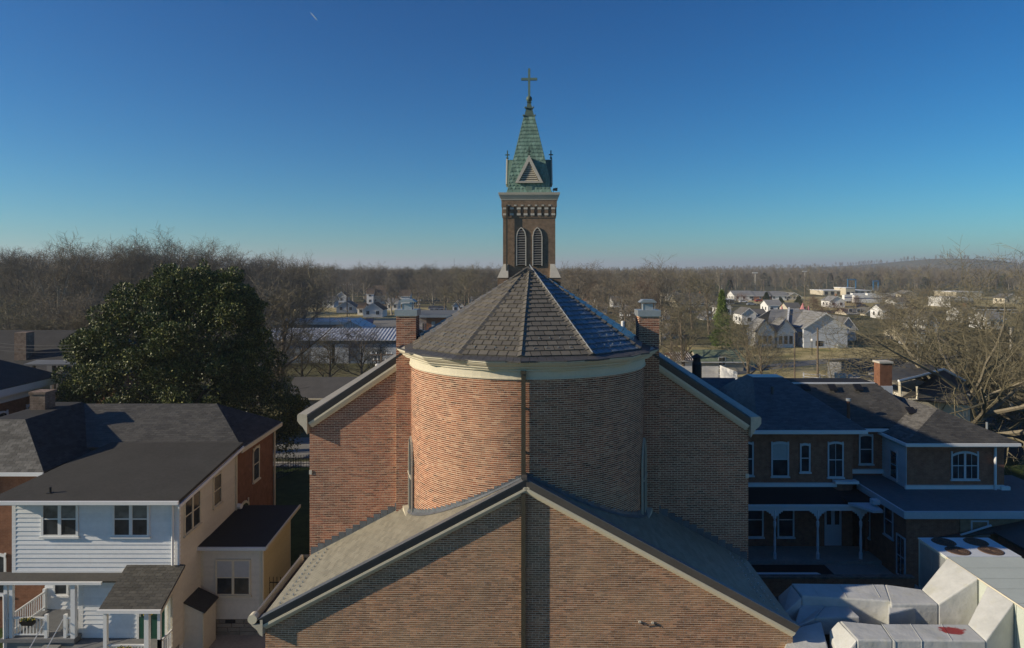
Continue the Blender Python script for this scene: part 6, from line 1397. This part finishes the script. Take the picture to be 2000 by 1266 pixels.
o = thing('garden_lamp', 'white globe lamp post in front of the duplex house', 'street lamp', (PX(1586, 132), 132, 0)); MB().tube([(PX(1586, 132), 132, 0), (PX(1586, 132), 132, 2.8)], .06, 5).build('mast', 'iron', o); MB().lathe((PX(1586, 132), 132, 3.0), [(.28 * math.cos(R(a)) + .001, .28 * math.sin(R(a))) for a in range(-90, 91, 30)], 8).build('globe', 'far_white', o)
for i, (z0, z1) in enumerate(((10.9, 10.5), (10.5, 10.1), (10.2, 9.7))):
    wire(('highest', 'middle', 'lowest')[i] + ' of the three wires in front of the tall brick chimney at left', (PX(-20, 48), 48, PZ(668 + i * 7, 48)), (PX(141, 46), 46, PZ(674 + i * 6, 46)), .15, .012)
wire('wire crossing in front of the blue metal wall', pC - Z3 * .1 + Vector((-1.2, 0, 0)), (PX(500, 74), 74, PZ(688, 74)), .3)
wire('lower wire behind the evergreen running to the transformer pole', pC - Z3 * .9, (PX(560, 72), 72, PZ(762, 72)), .6)
wire('wire running right from the pole behind the left chimney', pB, (PX(900, 150), 150, PZ(590, 150)), .5, .02)
wire('wire from the field pole to the oak side pole', pE - Z3 * .2, pF, .8, .015)
# cars, bins, trailers, rides
def car(label, px, D, mat, L=4.4, rz=0, name='parked_car', group=None):
    o = thing(name, label, 'car', (PX(px, D), D, 0), group, local=True, rz=rz); h = L / 2
    MB().prism([(-h, -.85, .35), (h, -.85, .35), (h, -.85, .75), (h - .8, -.85, .95), (-h + .5, -.85, .98), (-h, -.85, .8)], (0, 1.7, 0)).build('body', mat, o)
    MB().add([(-h + .7, -.8, .95), (h - 1.2, -.8, .95), (h - 1.2, .8, .95), (-h + .7, .8, .95), (-h + 1.2, -.65, 1.45), (h - 1.9, -.65, 1.45), (h - 1.9, .65, 1.45), (-h + 1.2, .65, 1.45)], CF).build('cabin', 'glass', o)
    MB().box(-h + 1.25, h - 1.95, -.62, .62, 1.451, 1.49).build('car_roof', mat, o)
    for sx in (-h + .85, h - .85):
        for sy in (-.87, .75): MB().tube([(sx, sy, .33), (sx, sy + .12, .33)], .33, 12).build('wheel', 'rubber', o)
    return o
car('dark parked car beside the pale grey house', 652, 214, 'car_dark'); car('silver parked car in front of the pale grey house', 681, 216, 'car_silver', rz=.1)
car('silver car on the far street before the ranch houses', 1468, 318, 'car_silver'); car('red car parked at the second ranch house', 1483, 352, 'car_red'); car('dark car between the ranch house conifers', 1513, 330, 'car_dark')
car('white car in the carport left of the oak', 1778, 150, 'car_white'); car('dark pickup by the white trailers', 1685, 300, 'car_dark', 5.2)
car('white parked car at the first ranch house', 1452, 345, 'car_white'); car('white car low behind the fan roof in the thicket', 1172, 250, 'car_white')
def bin_(label, px, D, mat, w, h, d=1.6):
    o = thing('waste_container', label, 'dumpster', (PX(px, D), D, 0)); x = PX(px, D)
    MB().prism([(x - w / 2, D, .1), (x + w / 2, D, .1), (x + w / 2 + .15, D, h), (x - w / 2 - .15, D, h)], (0, d, 0)).build('bin', mat, o); MB().box(x - w / 2 - .2, x + w / 2 + .2, D - .05, D + d + .05, h, h + .08).build('lid', 'iron', o)
bin_('blue dumpster on the pale parking lot left of the left chimney', 721, 208, 'blue_bin', 1.9, 1.7); bin_('dark green dumpster beside the flat roofed brick building', 816, 168, 'dark_bin', 2.2, 1.7)
for i, (px, D, L, h, lb) in enumerate(((1700, 325, 15, 3.9, 'long white box trailer with purple stripe, nearest of the parked trailers'), (1722, 345, 14, 4.2, 'white trailer behind and right of the striped one'), (1665, 340, 8, 3.6, 'blue-white truck load at the left of the trailers'), (1690, 352, 13, 4.0, 'white trailer with purple stripe at the back'))):
    x = PX(px, D); o = thing('box_trailer', lb, 'trailer', (x, D, 0), 'parked fair trailers'); MB().box(x - L / 2, x + L / 2, D, D + 2.5, .9, h + .5).build('box', 'far_white', o)
    MB().box(x - L / 2 - .02, x + L / 2 + .02, D - .03, D - .003, h * .72, h * .82).build('stripe', 'blue_bin', o)
    for q in (-L / 2 + 1.5, -L / 2 + 2.7, L / 2 - 1.5): MB().tube([(x + q, D - .1, .5), (x + q, D + .2, .5)], .5, 10).build('wheel', 'rubber', o)
for px, lb, w in ((1664, 'blue steel ride tower with open frame over the flat store', 5.5), (1711, 'narrow blue ride frame right of the other one', 3.4)):
    D = 470; x = PX(px, D); o = thing('fair_ride_frame', lb, 'ride', (x, D, 0))
    zt = PZ(545 if w > 5 else 548, D); m = MB()
    for q in (-w / 2, w / 2): m.box(x + q - .3, x + q + .3, D, D + .6, zt - 6.5, zt)
    m.box(x - w / 2, x + w / 2, D, D + .9, zt - .8, zt).box(x - w / 2, x + w / 2, D, D + .9, zt - 6.9, zt - 6.1); m.build('frame', 'blue_steel', o); MB().box(x - .4, x + .4, D, D + .8, 0, zt - 6.5).build('leg', 'stone_white', o)
for px, py, s_, lb in ((1568, 601, 1.5, 'red and white pointed tent top beyond the duplex roof, tallest'), (1579, 606, 1.2, 'red and white tent top just right of the tallest'), (1527, 605, .9, 'small pink tent top left of the duplex ridge')):
    D = 205; x = PX(px, D); z = PZ(py, D); o = thing('fair_tent', lb, 'tent', (x, D, 0), 'fair tents')
    MB().lathe((x, D, z), [(s_, -1.2), (s_ * .45, 0), (.02, 1.5)], 8).build('canopy', 'red_cloth', o); MB().lathe((x, D, z), [(s_ * 1.02, -1.9), (s_ * 1.01, -1.21)], 8).build('valance', 'far_white', o); MB().tube([(x, D, 0), (x, D, z)], .12, 5).build('pole', 'stone_white', o)
mast = thing('radio_mast', 'thin distant radio mast on the skyline left of the tower', 'mast', (PX(887, 1500), 1500, 0)); MB().tube([(PX(887, 1500), 1500, 0), (PX(887, 1500), 1500, PZ(505, 1500))], .35, 4).build('mast', 'metal_dark', mast)
ct = thing('vapour_trail', 'short thin white vapour trail high in the blue sky at upper left', 'vapour trail', (0, 9000, 0))
D = 9000; MB().tube([G(607, 25, D), G(613, 32, D), G(619, 39, D)], [3, 6, 4], 6).build('trail', 'far_white', ct)
#PART6

# ------------------------------------------------------------------ thin winter haze
hm = bpy.data.materials.new('haze'); hm.use_nodes = True; hm.node_tree.nodes.clear()
ho = hm.node_tree.nodes.new('ShaderNodeOutputMaterial'); hv = hm.node_tree.nodes.new('ShaderNodeVolumePrincipled')
hv.inputs['Color'].default_value = (.86, .92, 1.0, 1); hv.inputs['Density'].default_value = .00023; hv.inputs['Anisotropy'].default_value = .2
hm.node_tree.links.new(hv.outputs[0], ho.inputs['Volume']); M['haze'] = hm
MB().box(-9300, 9300, -700, 12300, -1.2, 135).build('haze', 'haze', kind='stuff')
